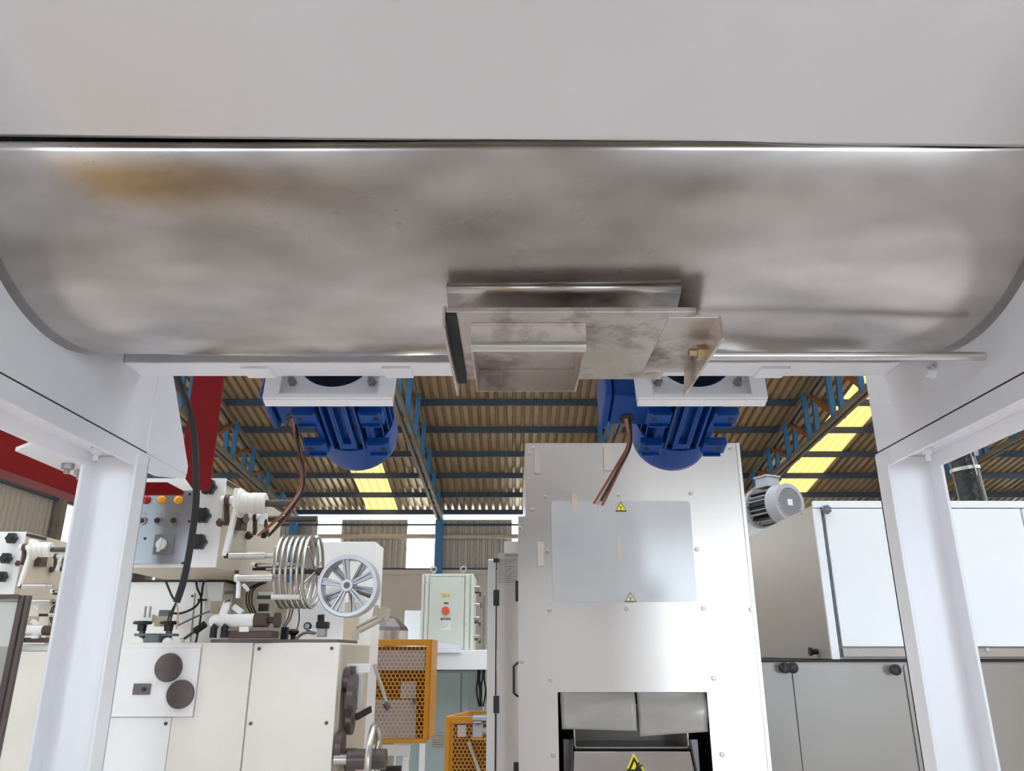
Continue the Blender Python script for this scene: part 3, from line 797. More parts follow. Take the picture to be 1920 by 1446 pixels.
# side column of the same line: hinged aluminium post and door with rating plate
YD = 3.22
sd = thing('machine_side_door', 'tall narrow aluminium side door with rating plate, left of the stainless machine', 'door', (-.02, YD + .3, 0))
dx0, dx1 = P(913, 1240, YD).x, P(929, 1240, YD).x
ztp = P(920, 1049, YD).z
MB().box(dx0, dx1, YD, YD + .06, .05, ztp).build('post', 'alu', sd, bevel=.003)
px0, px1 = P(931.5, 1240, YD).x, sx0 + .002
zp = P(950, 1037, YD).z
MB().box(px0, px1, YD + .004, YD + .5, .05, zp).build('door_panel', 'steel', sd)
for (ya, yb2) in ((1047, 1055), (1106, 1136), (1305, 1338)):
    pbox(925, ya, 936, yb2, YD - .004, .02).build('black_hinge', 'black', sd, bevel=.002)
for (ya, yb2) in ((1056, 1105), (1137, 1304), (1339, 1446)):
    pbox(928.5, ya, 931, yb2, YD + .003, .01).build('seal', 'rubber', sd)
rp = pbox(932.5, 1039, 969, 1098, YD + .0022, .0016).build('rating_plate', 'plate', sd)
lines = ['Industria e Comercio de Maq.', 'CNPJ N. 42.210.346-02', 'Rua Sao Paulo, 2.551 - Pinhais', 'Telefone (41)', 'Linha: Medidas 10027-3', 'Modelo: Transversal', 'Numero: 2008', 'Capacidade 10-12 p/ min', 'Data de fabric. 2008', 'Tensao Alimentacao 220', 'Peso bruto: 380 Kg', 'Tensao de alimentacao 220', 'Tensao de comando 24V']
rows = [1049.5, 1052.3, 1055.4, 1058.8, 1062.5, 1067, 1071, 1074.5, 1078, 1081.3, 1084.8, 1088.2, 1091.7]
c = P(946, 1043.5, YD + .0018)
lettering('heading', 'MARATON', c, M(5.2, c), 'ink', rp)
for tx_, ry in zip(lines, rows):
    c = P(934, ry + 1, YD + .0018)
    lettering('text_line', tx_, c, M(3.1, c) * (26 / max(26, len(tx_))), 'ink', rp)
MB().box(px1 - .012, px1 + .004, YD - .02, YD + .003, P(965, 1128, YD).z, P(965, 1090, YD).z).build('black_latch', 'black', sd, bevel=.003)
hz0_, hz1_ = P(968, 1306, YD).z, P(968, 1243, YD).z
hx_ = P(971, 1270, YD).x
MB().tube([(hx_, YD + .004, hz1_), (hx_ - .016, YD - .02, hz1_ - .012), (hx_ - .016, YD - .02, hz0_ + .012), (hx_, YD + .004, hz0_)], .0045, 8).build('door_handle', 'black', sd)
pbox(963, 1430, 973, 1480, YD - .012, .014).build('black_latch', 'black', sd, bevel=.002)
MB().box(P(945, 1030, 3.6).x, P(972, 1030, 3.6).x, 3.6, 3.7, .5, P(955, 1015, 3.6).z).build('rear_cover', 'cream', sd)

# ================================================================== RIGHT CABINETS
YU = 4.0
ux0 = P(1545, 1090, YU).x + .02
uz0, uz1 = P(1600, 1237, YU).z, P(1620, 946, YU).z
cx = P(1525, 945, YU).x
uc = thing('upper_oven_cabinet', 'white upper cabinet with large doors behind the right leg', 'cabinet', (3.2, 4.7, uz0))
XE = 5.2
MB().box(cx, XE, YU + .02, 5.45, uz0, uz1).build('body', 'cabinet_side', uc, bevel=.004)
MB().box(cx - .004, cx + .036, YU + .002, YU + .018, uz0, uz1 - .02).build('corner_post', 'cabinet_white', uc, bevel=.003)
MB().box(cx + .040, cx + .047, YU + .006, YU + .018, uz0 + .01, uz1 - .02).build('seal_strip', 'switch_grey', uc)
MB().box(cx - .002, XE, YU - .004, YU + .02, uz1 - .018, uz1 + .018).build('top_rail', 'cabinet_white', uc, bevel=.003)
dl = cx + .051
xdr = P(1700, 1090, YU).x
d1 = MB().box(dl, dl + 1.02, YU - .006, YU + .016, uz0 + .06, uz1 - .024).build('door', 'cabinet_white', uc, bevel=.004)
d2 = MB().box(dl + 1.03, XE, YU - .006, YU + .016, uz0 + .06, uz1 - .024).build('door', 'cabinet_white', uc, bevel=.004)
MB().box(cx + .048, XE, YU - .012, YU + .016, uz0 + .012, uz0 + .052).build('bottom_rail', 'cabinet_side', uc, bevel=.003)
def star_knob(parent, c, d, r, h, m='black', T=None, n=7):
    """lobed hand knob with a raised cap"""
    c = Vector(c); d = Vector(d).normalized(); x, y = perp(d)
    q = MB(T); pts = []
    for k in range(n * 8):
        a = 2 * math.pi * k / (n * 8); rr = r * (1 + .09 * math.cos(n * a))
        pts.append(c + d * h * .35 + (x * math.cos(a) + y * math.sin(a)) * rr)
    q.prism(pts, d * h * .65)
    q.cyl(c - d * .002, c + d * h * .4, r * .5, n=16)
    o = q.build('knob', m, parent, bevel=r * .08)
    qq = MB(T); qq.lathe(c + d * h, d, [(0, r * .55), (h * .12, r * .5), (h * .12, 0)], 20); qq.build('knob_cap', m, o)
    return o
c = P(1547, 957, YU - .006); star_knob(d1, c, (0, -1, 0), M(8, c), .03, 'switch_grey')
c = P(1815, 1205, YU - .006)
q = MB(); q.cyl(c, c + Vector((0, -.03, 0)), .012, n=14); q.build('latch_stem', 'switch_grey', uc)
MB().lathe(P(1813, 1208, YU - .03), (0, 0, 1), [(-.03, .012), (0, .014), (.004, .033), (.014, .033), (.018, .02), (.018, 0)], 20).build('latch_knob', 'switch_grey', uc)
MB().cyl(P(1852, 1218, YU - .012), P(1852, 1218, YU - .03), .008, n=12).build('screw', 'bolt', uc)
c = PX(1533, 1222, cx); MB().cyl(c, c + Vector((-.03, 0, 0)), .014, n=16).lathe(c + Vector((-.03, 0, 0)), (-1, 0, 0), [(0, .02), (.012, .022), (.012, 0)], 16).build('side_knob', 'black', uc)
for px, py in ((1503, 963), (1406, 1013)):
    c = PX(px, py, cx); MB().lathe(c, (-1, 0, 0), [(-.002, .008), (.004, .006), (.004, 0)], 12).build('screw', 'bolt', uc)
# lower cabinets
lz = uz0 - .012
lc = thing('lower_oven_cabinet', 'grey beige lower cabinet with black knobs under the white cabinet', 'cabinet', (3.0, 4.7, 0))
lx0 = 1.15
MB().box(lx0, XE, YU - .01, 5.4, .08, lz).build('body', 'grey_beige', lc, bevel=.004)
MB().box(lx0, XE, YU - .008, 5.4, lz, uz0 - .002).build('joint_strip', 'dark', lc)
MB().box(lx0, XE, YU + .05, 5.35, 0, .08).build('plinth', 'dark', lc)
s1 = P(1482, 1255, YU).x; s2 = P(1688, 1245, YU).x; s3 = P(1780, 1245, YU).x
for a, b_ in ((lx0 + .004, s1 - .0015), (s1 + .0015, s2), (s2 + .006, s3 + .9), (s3 + .91, XE)):
    MB().prism(rrect(a, b_, .1, lz - .008, YU - .018, .02), (0, .0075, 0)).build('door', 'grey_beige', lc, bevel=.002)
for px, py in ((1466, 1252), (1481, 1252), (1672, 1256)):
    c = P(px, py, YU - .018)
    MB().cyl(c, c + Vector((0, -.03, 0)), .012, n=14).lathe(c + Vector((0, -.03, 0)), (0, -1, 0), [(0, .014), (.004, .026), (.016, .026), (.022, .016), (.022, 0)], 20).build('knob', 'black', lc)
# pale low housing behind, carrying the grey fan motor
hs = thing('motor_housing', 'white box housing carrying the grey fan motor behind the cabinets', 'housing', (1.75, 5.8, 0))
hzt = P(1410, 975, 5.9).z
MB().box(P(1375, 975, 5.9).x, 2.7, 5.9, 6.5, 0, hzt).build('body', 'cabinet_white', hs, bevel=.004)
MB().prism([P(1388, 976, 5.9), P(1470, 976, 5.9), P(1462, 912, 5.9), P(1420, 908, 5.9), P(1395, 928, 5.9)], (0, .04, 0)).build('bracket', 'grey_beige', hs)
c = P(1400, 961, 6.0); MB().tube([c + Vector((.028 * math.cos(a * .5236), 0, .028 * math.sin(a * .5236))) for a in range(12)], .009, 8, closed=True).cyl(Vector((c.x, c.y, hzt)), c - Vector((0, 0, .028)), .012, n=10).build('eye_bolt', 'bolt', hs)
gm = thing('fan_motor', 'grey finned electric motor with round fan grille above the white cabinet', 'motor', tuple(P(1465, 985, 5.6)))
ax = Vector((.42, -.9, .0)).normalized()
fc = P(1481, 942, 5.40)
R_ = M(36, fc)
rear = fc - ax * .34
MB().lathe(fc, -ax, [(0, R_ * .80), (0, R_), (.10, R_ * 1.03), (.10, R_ * .9)], 40, caps=False).build('fan_cowl', 'motor_grey', gm, ang=50)
MB().lathe(fc - ax * .02, -ax, [(0, R_ * .82), (.01, 0)], 30, caps=False).build('cowl_inside', 'dark', gm)
MB().lathe(fc - ax * .10, -ax, [(0, R_ * .80), (.2, R_ * .80)], 32).build('stator_body', 'black', gm)
x_, y_ = perp(ax)
for k in range(24):
    a = 2 * math.pi * k / 24; dr = x_ * math.cos(a) + y_ * math.sin(a)
    MB().bar(fc - ax * .105 + dr * R_ * .86, fc - ax * .29 + dr * R_ * .86, .006, R_ * .2, dr).build('cooling_fin', 'motor_grey' if k % 3 else 'black', gm)
MB().lathe(rear + ax * .05, -ax, [(0, R_ * 1.05), (.03, R_ * 1.05), (.04, R_ * .6), (.225, R_ * .5), (.225, 0)], 32).build('end_flange', 'motor_grey', gm)
gr = MB()
ring = R_ * .80
for k in range(-9, 10):
    o = k * ring / 9.5; l = math.sqrt(max(ring * ring - o * o, 0))
    gr.bar(fc + x_ * o - y_ * l, fc + x_ * o + y_ * l, .0035, .003, ax); gr.bar(fc + y_ * o - x_ * l, fc + y_ * o + x_ * l, .0035, .003, ax)
gr.build('fan_grille', 'motor_grey', gm)
MB().tube([fc + (x_ * math.cos(a * .2618) + y_ * math.sin(a * .2618)) * ring for a in range(24)], .006, 8, closed=True).build('grille_rim', 'motor_grey', gm)
MB().bar(fc + ax * .003 - Vector((0, 0, .022)), fc + ax * .003 + Vector((0, 0, .022)), .044, .003, ax).build('grille_badge', 'sticker', gm)
tb = fc - ax * .17 + Vector((-.02, 0, R_ * .98)); s_ = ax.cross(Vector((0, 0, 1))).normalized()
MB().prism([tb - ax * .06 - s_ * .06, tb + ax * .06 - s_ * .06, tb + ax * .06 + s_ * .06, tb - ax * .06 + s_ * .06], (0, 0, .07)).build('terminal_box', 'motor_grey', gm, bevel=.004)
tb2 = tb + Vector((0, 0, .071))
MB().prism([tb2 - ax * .068 - s_ * .068, tb2 + ax * .068 - s_ * .068, tb2 + ax * .068 + s_ * .068, tb2 - ax * .068 + s_ * .068], (0, 0, .014)).build('terminal_lid', 'motor_grey', gm, bevel=.003)

# black taped duct rising from the cabinet top
dz_ = YU + .45
dt = thing('taped_duct', 'black tape-wrapped duct with silver clamp rising from the white cabinet', 'duct', tuple(P(1825, 935, dz_)))
d0, dA, dB, dC = P(1826, 938, dz_), P(1812, 890, dz_), P(1800, 850, dz_), P(1790, 800, dz_)
d0.z = uz1 - .0
R1 = M(23, dA)
MB().tube([d0, dA, dB, dC, P(1770, 690, dz_), P(1755, 560, dz_)], R1, 18, smooth=6).build('duct', 'duct', dt, ang=60)
dd = (dB - dA).normalized()
MB().lathe(dA + dd * .02, dd, [(0, R1 * 1.02), (0, R1 * 1.12), (.02, R1 * 1.12), (.02, R1 * 1.02)], 20).build('clamp_band', 'alu', dt)
for o_, a_ in ((Vector((-.045, -.03, 0)), 1), (Vector((.05, -.03, 0)), 0)):
    MB().box(dB.x + o_.x - .014, dB.x + o_.x + .014, dB.y - .075, dB.y - .05, dB.z - .03, dB.z + .03).build('silver_tape', 'silver', dt)
MB().tube([dA + Vector((.02, -.06, -.02)), dB + Vector((.02, -.06, 0)), dC + Vector((0, -.05, 0))], .01, 8, smooth=4).build('strap_rod', 'alu', dt)

# ================================================================== LEFT MACHINES (two identical heads)
YH = 3.8
hx1 = -1.436
HZ0, HZ1 = CZ + .39, CZ + .83
def nid(x): return x
def head(t, T, full):
    def mbx(): return MB(T)
    # head body, overhanging to the front
    xl = -1.95
    mbx().box(xl, hx1, YH + .012, 4.8, HZ0, HZ1).build('head_body', 'beige', t, bevel=.004)
    mbx().box(xl, hx1 + .002, YH, YH + .0118, HZ0 + .002, HZ1).build('head_front', 'bright_cream', t, bevel=.002)
    # lower neck behind (back plates)
    mbx().box(-2.3, -1.62, 4.45, 4.8, CZ + .05, HZ0 - .012).build('back_panel', 'bright_cream', t)
    mbx().box(-2.3, -1.6, 4.44, 4.8, HZ0 - .012, HZ0).build('joint_strip', 'dark', t)
    mbx().box(-1.62, -1.30, 4.62, 4.8, CZ + .05, HZ0).build('neck', 'beige', t)
    mbx().box(-1.40, -1.0, 4.74, 4.78, CZ + .05, HZ0 + .13 - .15).build('back_panel', 'bright_cream', t)
    # lobed black knobs on the front
    for px, py in ((396, 916), (385, 969), (378, 1018)):
        c = P(px, py, YH - .001); star_knob(t, c, (0, -1, 0), M(14, c), .055, 'black', T, 6)
    # hinge slots on top of the side face
    for a, b_ in (((424, 905), (455, 922)),):
        p0, p1 = PX(a[0], a[1], hx1), PX(b_[0], b_[1], hx1)
        mbx().bar(p0, p1, .012, .02, (0, 0, 1)).build('slot_bar', 'dark_steel', t)
    # swing arm with white spool
    Y1 = 3.78
    def L(a, b_, Y, r, name, m, n=18, r2=None):
        return mbx().cyl(P(a[0], a[1], Y), P(b_[0], b_[1], Y), M(r, P(a[0], a[1], Y)), None if r2 is None else M(r2, P(a[0], a[1], Y)), n).build(name, m, t)
    def arm(a, b_, Y, w, th, name='swing_arm', m='bright_cream'):
        A, B = P(a[0], a[1], Y), P(b_[0], b_[1], Y)
        return mbx().bar(A, B, M(w, A), th, (0, 1, 0)).build(name, m, t, bevel=.003)
    arm((449, 917), (444, 952), Y1, 14, .05); arm((445, 945), (421, 1043), Y1, 8.5, .03)
    L((415, 938), (450, 938), Y1, 8, 'arm_pivot', 'bright_cream'); L((423, 938), (432, 938), Y1, 10.5, 'pivot_collar', 'brown')
    L((424, 938), (426, 985), Y1 + .02, 5, 'clamp_stem', 'brown'); 
    for (px, py, Y) in ((419, 981, Y1), (472, 1005, 4.2), (500, 1003, 4.2)):
        c = P(px, py, Y); star_knob(t, c, (-.5, -.85, 0), M(7, c), .03, 'brown', T, 4)
    mbx().box(P(441, 985, 4.0).x, P(458, 985, 4.0).x, 3.97, 4.05, P(445, 993, 4.0).z, P(445, 950, 4.0).z).build('brown_block', 'brown', t, bevel=.004)
    c = P(453, 975, 4.0); mbx().cyl(c, c + Vector((.03, -.02, 0)), .02, n=14).build('brown_boss', 'brown', t)
    A = P(451, 944, Y1); px_m = M(1, A)
    prof = [(0, 27), (3, 27), (4, 20), (17, 19.5), (18, 17.5), (20, 17.5), (21, 20), (31, 20), (32, 17.5), (34, 17.5), (35, 20), (46, 19.5), (48, 17), (48, 0)]
    mbx().lathe(A, (1, 0, 0), [(h * px_m, r * px_m) for h, r in prof], 32).build('spool', 'nylon', t, label='white nylon spool')
    L((499, 944), (557, 944), Y1, 6.5, 'shaft', 'dark_steel')
    # second arm and shaft
    Y2 = 4.14
    arm((495, 963), (491, 985), Y2, 10, .04); arm((492, 980), (484, 1006), Y2, 7, .03)
    L((470, 970), (497, 970), Y2, 6, 'arm_pivot', 'bright_cream'); L((476, 970), (482, 970), Y2, 8, 'pivot_collar', 'brown')
    L((478, 972), (478, 1003), Y2, 4, 'clamp_stem', 'brown'); L((497, 975), (502, 1003), Y2, 3.5, 'clamp_stem', 'brown')
    L((504, 973), (595, 973), Y2, 6, 'shaft', 'dark_steel')
    # satin guide rollers
    def roller(x0, x1, y, Y, r, cap):
        o = L((x0, y), (x1, y), Y, r, 'guide_roller', 'alu')
        mbx().cyl(P(cap, y, Y), P(x0 + .5, y, Y), M(r * .75, P(x0, y, Y)), n=14).build('roller_collar', 'black', o)
        return o
    roller(430, 498, 1042, Y1, 6.5, 421); L((498, 1042), (513, 1042), Y1, 4.5, 'roller_pin', 'alu')
    roller(484, 543, 1060, Y2, 4.5, 478); L((543, 1060), (563, 1060), Y2, 3, 'roller_pin', 'alu'); L((472, 1060), (479, 1060), Y2, 5, 'roller_boss', 'bright_cream')
    roller(500, 557, 1067, Y2 + .06, 4, 474)
    roller(448, 512, 1084, Y1, 7, 444); L((441, 1084), (448, 1084), Y1, 7.5, 'roller_boss', 'bright_cream'); L((444, 1076), (444, 1070), Y1, 4, 'roller_cap', 'black')
    roller(509, 563, 1120, Y1, 5, 483)
    arm((448, 1090), (446, 1122), Y1, 6.5, .025); arm((456, 1096), (466, 1108), Y1 + .06, 6, .02)
    # brown pin
    L((422, 1111), (447, 1111), Y1 + .03, 3.5, 'brown_pin', 'brown')
    # cream drum with brown end and hand disc
    Y3 = 3.98
    L((404, 1165), (478, 1163), Y3, 12, 'drum', 'bright_cream', 26)
    mbx().ball(P(404, 1165, Y3), M(12, P(404, 1165, Y3))).build('drum_end', 'bright_cream', t)
    L((478, 1163), (503, 1163), Y3, 13, 'brown_sleeve', 'brown', 26); L((503, 1163), (516, 1163), Y3, 6, 'brown_hub', 'brown')
    L((516, 1163), (524, 1163), Y3, 14, 'hand_disc', 'brown', 26)
    arm((427, 1128), (415, 1160), Y3 - .01, 12, .03); arm((438, 1137), (455, 1150), Y3 + .06, 10, .03)
    L((426, 1127), (426.5, 1128), Y3 - .02, 6, 'arm_bolt', 'dark_steel')
    mbx().box(P(424, 1190, Y3).x, P(512, 1190, Y3).x, Y3 - .02, Y3 + .1, P(460, 1196, Y3).z, P(460, 1183, Y3).z).build('brown_rail', 'brown', t, bevel=.004)
    pbox(448, 1175, 466, 1185, Y3 - .035, .05, T).build('white_block', 'bright_cream', t, bevel=.002)
    for px in (399, 419):
        A = P(px, 1196, Y3 - .03); B = P(px + 2, 1178, Y3 - .03)
        mbx().tube([A, B, B + Vector((.01, 0, .012))], M(6.5, A), 12).build('rubber_grip', 'rubber', t)
    pbox(394, 1127, 424, 1150, 4.3, .05, T).build('beige_shield', 'beige', t, bevel=.004)
    # curved cables behind the arm
    for k in range(3):
        o_ = k * 5
        mbx().tube([P(490 + o_, 1092, 4.3), P(466 + o_, 1105, 4.3), P(462 + o_, 1130, 4.3), P(470 + o_, 1150, 4.3)], M(1.4, P(460, 1120, 4.3)), 6, smooth=6).build('cable', 'rubber', t)
def cabinet_disc(t, px, py, Y, r, T=None):
    c = P(px, py, Y); rr = M(r, c)
    o = MB(T).lathe(c, (0, -1, 0), [(0, rr), (.012, rr), (.016, rr * .96), (.016, 0)], 40).build('disc_cover', 'tan_dark', t)
    for a in (.6, 3.4):
        MB(T).cyl(c + Vector((rr * .72 * math.cos(a), -.016, rr * .72 * math.sin(a))), c + Vector((rr * .72 * math.cos(a), -.018, rr * .72 * math.sin(a))), rr * .09, n=12).build('disc_screw', 'ink_grey', o)
wm = thing('wrapping_machine', 'cream wrapping machine with silver control panel, spools and rollers', 'machine', (-1.5, 4.4, 0))
head(wm, None, True)
# silver control panel
cpz0, cpz1 = P(310, 1058, YH).z, P(310, 920, YH).z
cpx1 = P(356, 1000, YH).x
cpn = MB().box(-1.93, cpx1, YH - .008, YH - .001, cpz0, cpz1).build('control_panel', 'panel_grey', wm, bevel=.002, label='silver control panel')
for px, py, m_ in ((304, 938, 'amber'), (335, 938, 'amber'), (275, 938, 'red_lens'), (246, 938, 'red_lens')):
    c = P(px, py, YH - .008); r = M(8, c)
    MB().lathe(c, (0, -1, 0), [(0, r), (.01, r), (.018, r * .8), (.022, r * .4), (.023, 0)], 20).build('indicator_lamp', m_, cpn)
for px, py in ((297, 977), (328, 977), (268, 977)):
    c = P(px, py, YH - .008); r = M(8, c)
    MB().lathe(c, (0, -1, 0), [(0, r), (.014, r * .95), (.014, r * .7)], 20).build('selector_ring', 'bolt', cpn)
    MB().lathe(c, (0, -1, 0), [(0, r * .7), (.02, r * .6), (.02, 0)], 16).build('selector_switch', 'black', cpn)
    c2 = P(px - 6, py - 12, YH - .0085); lettering('switch_label', 'LIGA  DESL', c2, M(3, c2), 'ink_grey', cpn)
c = P(306, 1021, YH - .008)
rs = pbox(288, 1002, 325, 1040, YH - .014, .006).build('rotary_plate', 'switch_grey', cpn, bevel=.001)
c = P(303, 1021, YH - .014); r = M(10, c)
MB().lathe(c, (0, -1, 0), [(0, r), (.014, r * .92), (.014, 0)], 26).build('rotary_knob', 'nylon', cpn)
MB().bar(c + Vector((-.004, -.02, -r * 1.45)), c + Vector((.004, -.02, r * 1.1)), r * .5, .014, (0, 1, 0)).build('rotary_grip', 'nylon', cpn, bevel=.002)
for px, py in ((356, 927), (355, 978), (343, 1056), (272, 1010)):
    c = P(px, py, YH - .008); MB().cyl(c, c + Vector((0, -.003, 0)), M(2.5, c), n=10).build('panel_screw', 'ink', cpn)
# lower cabinet: body and separate front panels
YC0 = 4.0
ztop = P(500, 1205, YC0).z
cxr = P(637, 1210, YC0).x; cxl = -2.04
MB().box(cxl, cxr, YC0 + .02, 4.8, .1, ztop).build('cabinet_body', 'cream', wm, bevel=.004)
MB().box(cxl, cxr - .05, YC0 + .06, 4.75, 0, .1).build('plinth', 'dark', wm)
xs1 = P(476, 1205, YC0).x; xs0 = P(381, 1205, YC0).x
MB().box(xs1 + .004, cxr, YC0, YC0 + .019, .12, ztop - .002).build('front_panel', 'cream', wm, bevel=.003)
for px, py in ((486, 1217), (622, 1216), (470, 1357), (612, 1356)):
    c = P(px, py, YC0 - .001); MB().cyl(c + Vector((0, .002, 0)), c + Vector((0, -.004, 0)), M(3.2, c), n=14).build('panel_screw', 'ink_grey', wm)
z_a = P(300, 1344, YC0).z; xs2 = P(323, 1346, YC0).x
MB().prism([(xs0, YC0, ztop - .002), (xs1 - .004, YC0, ztop - .002), (xs1 - .004, YC0, .12), (xs2, YC0, .12), (xs2, YC0, z_a - .003), (xs0, YC0, z_a - .003)], (0, .019, 0)).build('front_panel', 'cream', wm)
zc_ = P(300, 1215, YC0).z
MB().box(cxl, xs0 - .004, YC0 - .012, YC0 + .018, z_a, zc_).build('front_panel', 'bright_cream', wm, bevel=.002)
MB().box(cxl, xs0 - .004, YC0 - .004, YC0 + .018, zc_ + .001, ztop - .01).build('top_strip', 'bright_cream', wm)
MB().box(cxl, xs2 - .004, YC0, YC0 + .019, .12, z_a - .004).build('front_panel', 'bright_cream', wm, bevel=.002)
c = P(311, 1357, YC0 - .001); MB().cyl(c + Vector((0, .002, 0)), c + Vector((0, -.004, 0)), M(3.2, c), n=14).build('panel_screw', 'ink_grey', wm)
cabinet_disc(wm, 317, 1252, YC0 - .012, 25.5); cabinet_disc(wm, 339, 1302, YC0 - .012, 25.5)
o = pbox(249, 1282, 281, 1303, YC0 - .02, .008).build('latch_plate', 'tan_dark', wm, bevel=.002)
c = P(270, 1293, YC0 - .02); MB().cyl(c, c + Vector((0, -.006, 0)), M(4, c), n=14).build('latch_lock', 'black', o)
# deck hardware on the left
Yd = 4.1
dz0 = ztop
def deck_knob(px):
    A = P(px, 1200, Yd); B = P(px, 1172, Yd); r = M(17, B)
    k_ = MB().lathe(B, (0, 0, 1), [(-.03, r * .45), (0, r * .5), (.004, r * .98), (.012, r), (.018, r * .9), (.02, r * .3), (.02, 0)], 24).build('hand_knob', 'black', wm)
    MB().cyl((A.x, A.y, dz0), B, M(5.5, A), n=14).build('knob_stem', 'dark_steel', k_)
deck_knob(267); deck_knob(317)
pbox(251, 1188, 327, 1193, Yd - .03, .06).build('cross_bar', 'switch_grey', wm, bevel=.003)
o = pbox(270, 1190, 296, 1216, Yd - .06, .1).build('grey_block', 'switch_grey', wm, bevel=.005)
for px in (258, 312, 330):
    A = P(px, 1211, Yd - .07); r = M(9, A)
    MB().lathe((A.x, A.y, dz0 + .0), (0, 1, 0), [(0, r * .5), (0, r), (.05, r), (.05, r * .5)], 24).build('eyelet', 'bright_cream', wm)
    MB().lathe((A.x, A.y - .0, dz0), (0, 1, 0), [(.004, r * .5), (.045, r * .5)], 16).build('eyelet_bore', 'tan_dark', wm)
MB().cyl(P(338, 1203, Yd), P(368, 1182, Yd), M(2.6, P(350, 1190, Yd)), n=12).build('lever_rod', 'dark_steel', wm)
MB().tube([P(365, 1184, Yd), P(374, 1178, Yd), P(385, 1170, Yd)], M(6.5, P(370, 1180, Yd)), 14).build('lever_grip', 'rubber', wm, ang=60)
pbox(289, 1155, 314, 1175, Yd + .15, .05).build('sensor_block', 'beige', wm, bevel=.004)
pbox(297, 1144, 316, 1156, Yd + .15, .05).build('sensor_head', 'switch_grey', wm, bevel=.004)
for px in (272, 281):
    MB().cyl(P(px - 1, 1158, Yd + .1), P(px + 1.5, 1137, Yd + .1), M(1.8, P(px, 1150, Yd)), n=10).build('pin', 'bolt', wm)
pbox(264, 1152, 285, 1168, Yd + .1, .04).build('pin_block', 'bright_cream', wm, bevel=.003)
MB().tube([P(316, 1149, Yd + .2), P(340, 1150, 4.3), P(366, 1138, 4.35), P(377, 1120, 4.4), P(380, 1100, 4.42), P(383, 1090, 4.42)], M(2, P(350, 1140, 4.3)), 8, smooth=6).build('cable', 'rubber', wm)
MB().tube([P(368, 1090, 4.42), P(370, 1104, 4.42), P(377, 1122, 4.42), P(376, 1160, 4.4), P(367, 1205, 4.38)], M(2, P(350, 1140, 4.3)), 8, smooth=6).build('cable', 'rubber', wm)
MB().tube([P(330, 1175, 4.3), P(365, 1158, 4.35), P(395, 1146, 4.35), P(412, 1143, 4.3)], M(1.5, P(350, 1140, 4.3)), 8, smooth=6).build('cable', 'switch_grey', wm)
pbox(370, 1123, 386, 1127, 4.40, .02).build('cable_clip', 'black', wm)
for px in (371, 386):
    MB().cyl(P(px, 1089, 4.42), P(px, 1078, 4.42), M(4, P(px, 1080, 4.4)), n=12).build('cable_gland', 'switch_grey', wm)
c = P(361, 1118, 4.448); MB().cyl(c, c + Vector((0, -.005, 0)), M(2.4, c), n=12).build('panel_screw', 'ink_grey', wm)
MB().bar(P(366, 1112, 4.446), P(357, 1204, 4.446), .004, .004).build('panel_joint', 'switch_grey', wm)
# deck hardware on the right: sensors, mushroom knob, gauge, regulator
Yr = 4.35
pbox(526, 1176, 538, 1204, Yr, .04).build('black_sensor', 'black', wm, bevel=.003)
MB().lathe(P(550, 1188, Yr), (0, 0, 1), [(-.05, .012), (-.01, .014), (0, .028), (.012, .030), (.022, .018), (.024, 0)], 20).build('mushroom_knob', 'black', wm)
c = P(576, 1174, Yr); MB().lathe(c, (0, -1, 0), [(-.02, M(7, c)), (0, M(7, c)), (.004, M(6, c)), (0.001, M(5, c)), (.001, 0)], 24).build('gauge', 'black', wm)
MB().lathe(c + Vector((0, -.0015, 0)), (0, -1, 0), [(0, M(4.8, c)), (.0005, 0)], 20).build('gauge_face', 'sticker', wm)
pbox(594, 1178, 609, 1194, Yr, .06).build('regulator_body', 'plate', wm, bevel=.003)
pbox(592, 1166, 613, 1178, Yr - .005, .07).build('regulator_cap', 'black', wm, bevel=.003)
MB().cyl(P(602, 1167, Yr + .03), P(602, 1153, Yr + .03), M(6.5, P(602, 1160, Yr)), n=16).build('regulator_knob', 'black', wm)
MB().cyl(P(576, 1180, Yr), P(592, 1188, Yr), M(2.5, P(580, 1180, Yr)), n=10).build('air_fitting', 'bolt', wm)
MB().tube([P(552, 1203, Yr), P(562, 1192, Yr), P(575, 1186, Yr), P(590, 1188, Yr)], M(2.8, P(570, 1190, Yr)), 8, smooth=5).build('air_hose', 'plate', wm)
for a, b_ in (((545, 1138), (530, 1178)), ((550, 1138), (534, 1178)), ((560, 1138), (556, 1185))):
    MB().tube([P(a[0], a[1], 4.5), P((a[0] + b_[0]) / 2 + 3, (a[1] + b_[1]) / 2, 4.45), P(b_[0], b_[1], Yr)], M(1.3, P(550, 1150, 4.4)), 6, smooth=5).build('cable', 'rubber', wm)
pbox(485, 1110, 509, 1118, 4.45, .03).build('white_plate', 'sticker', wm)
pbox(484, 1132, 502, 1146, 4.4, .03).build('black_clamp', 'black', wm, bevel=.003)
pbox(395, 1199, 634, 1206, 4.1, .5).build('deck_plate', 'tan_dark', wm)
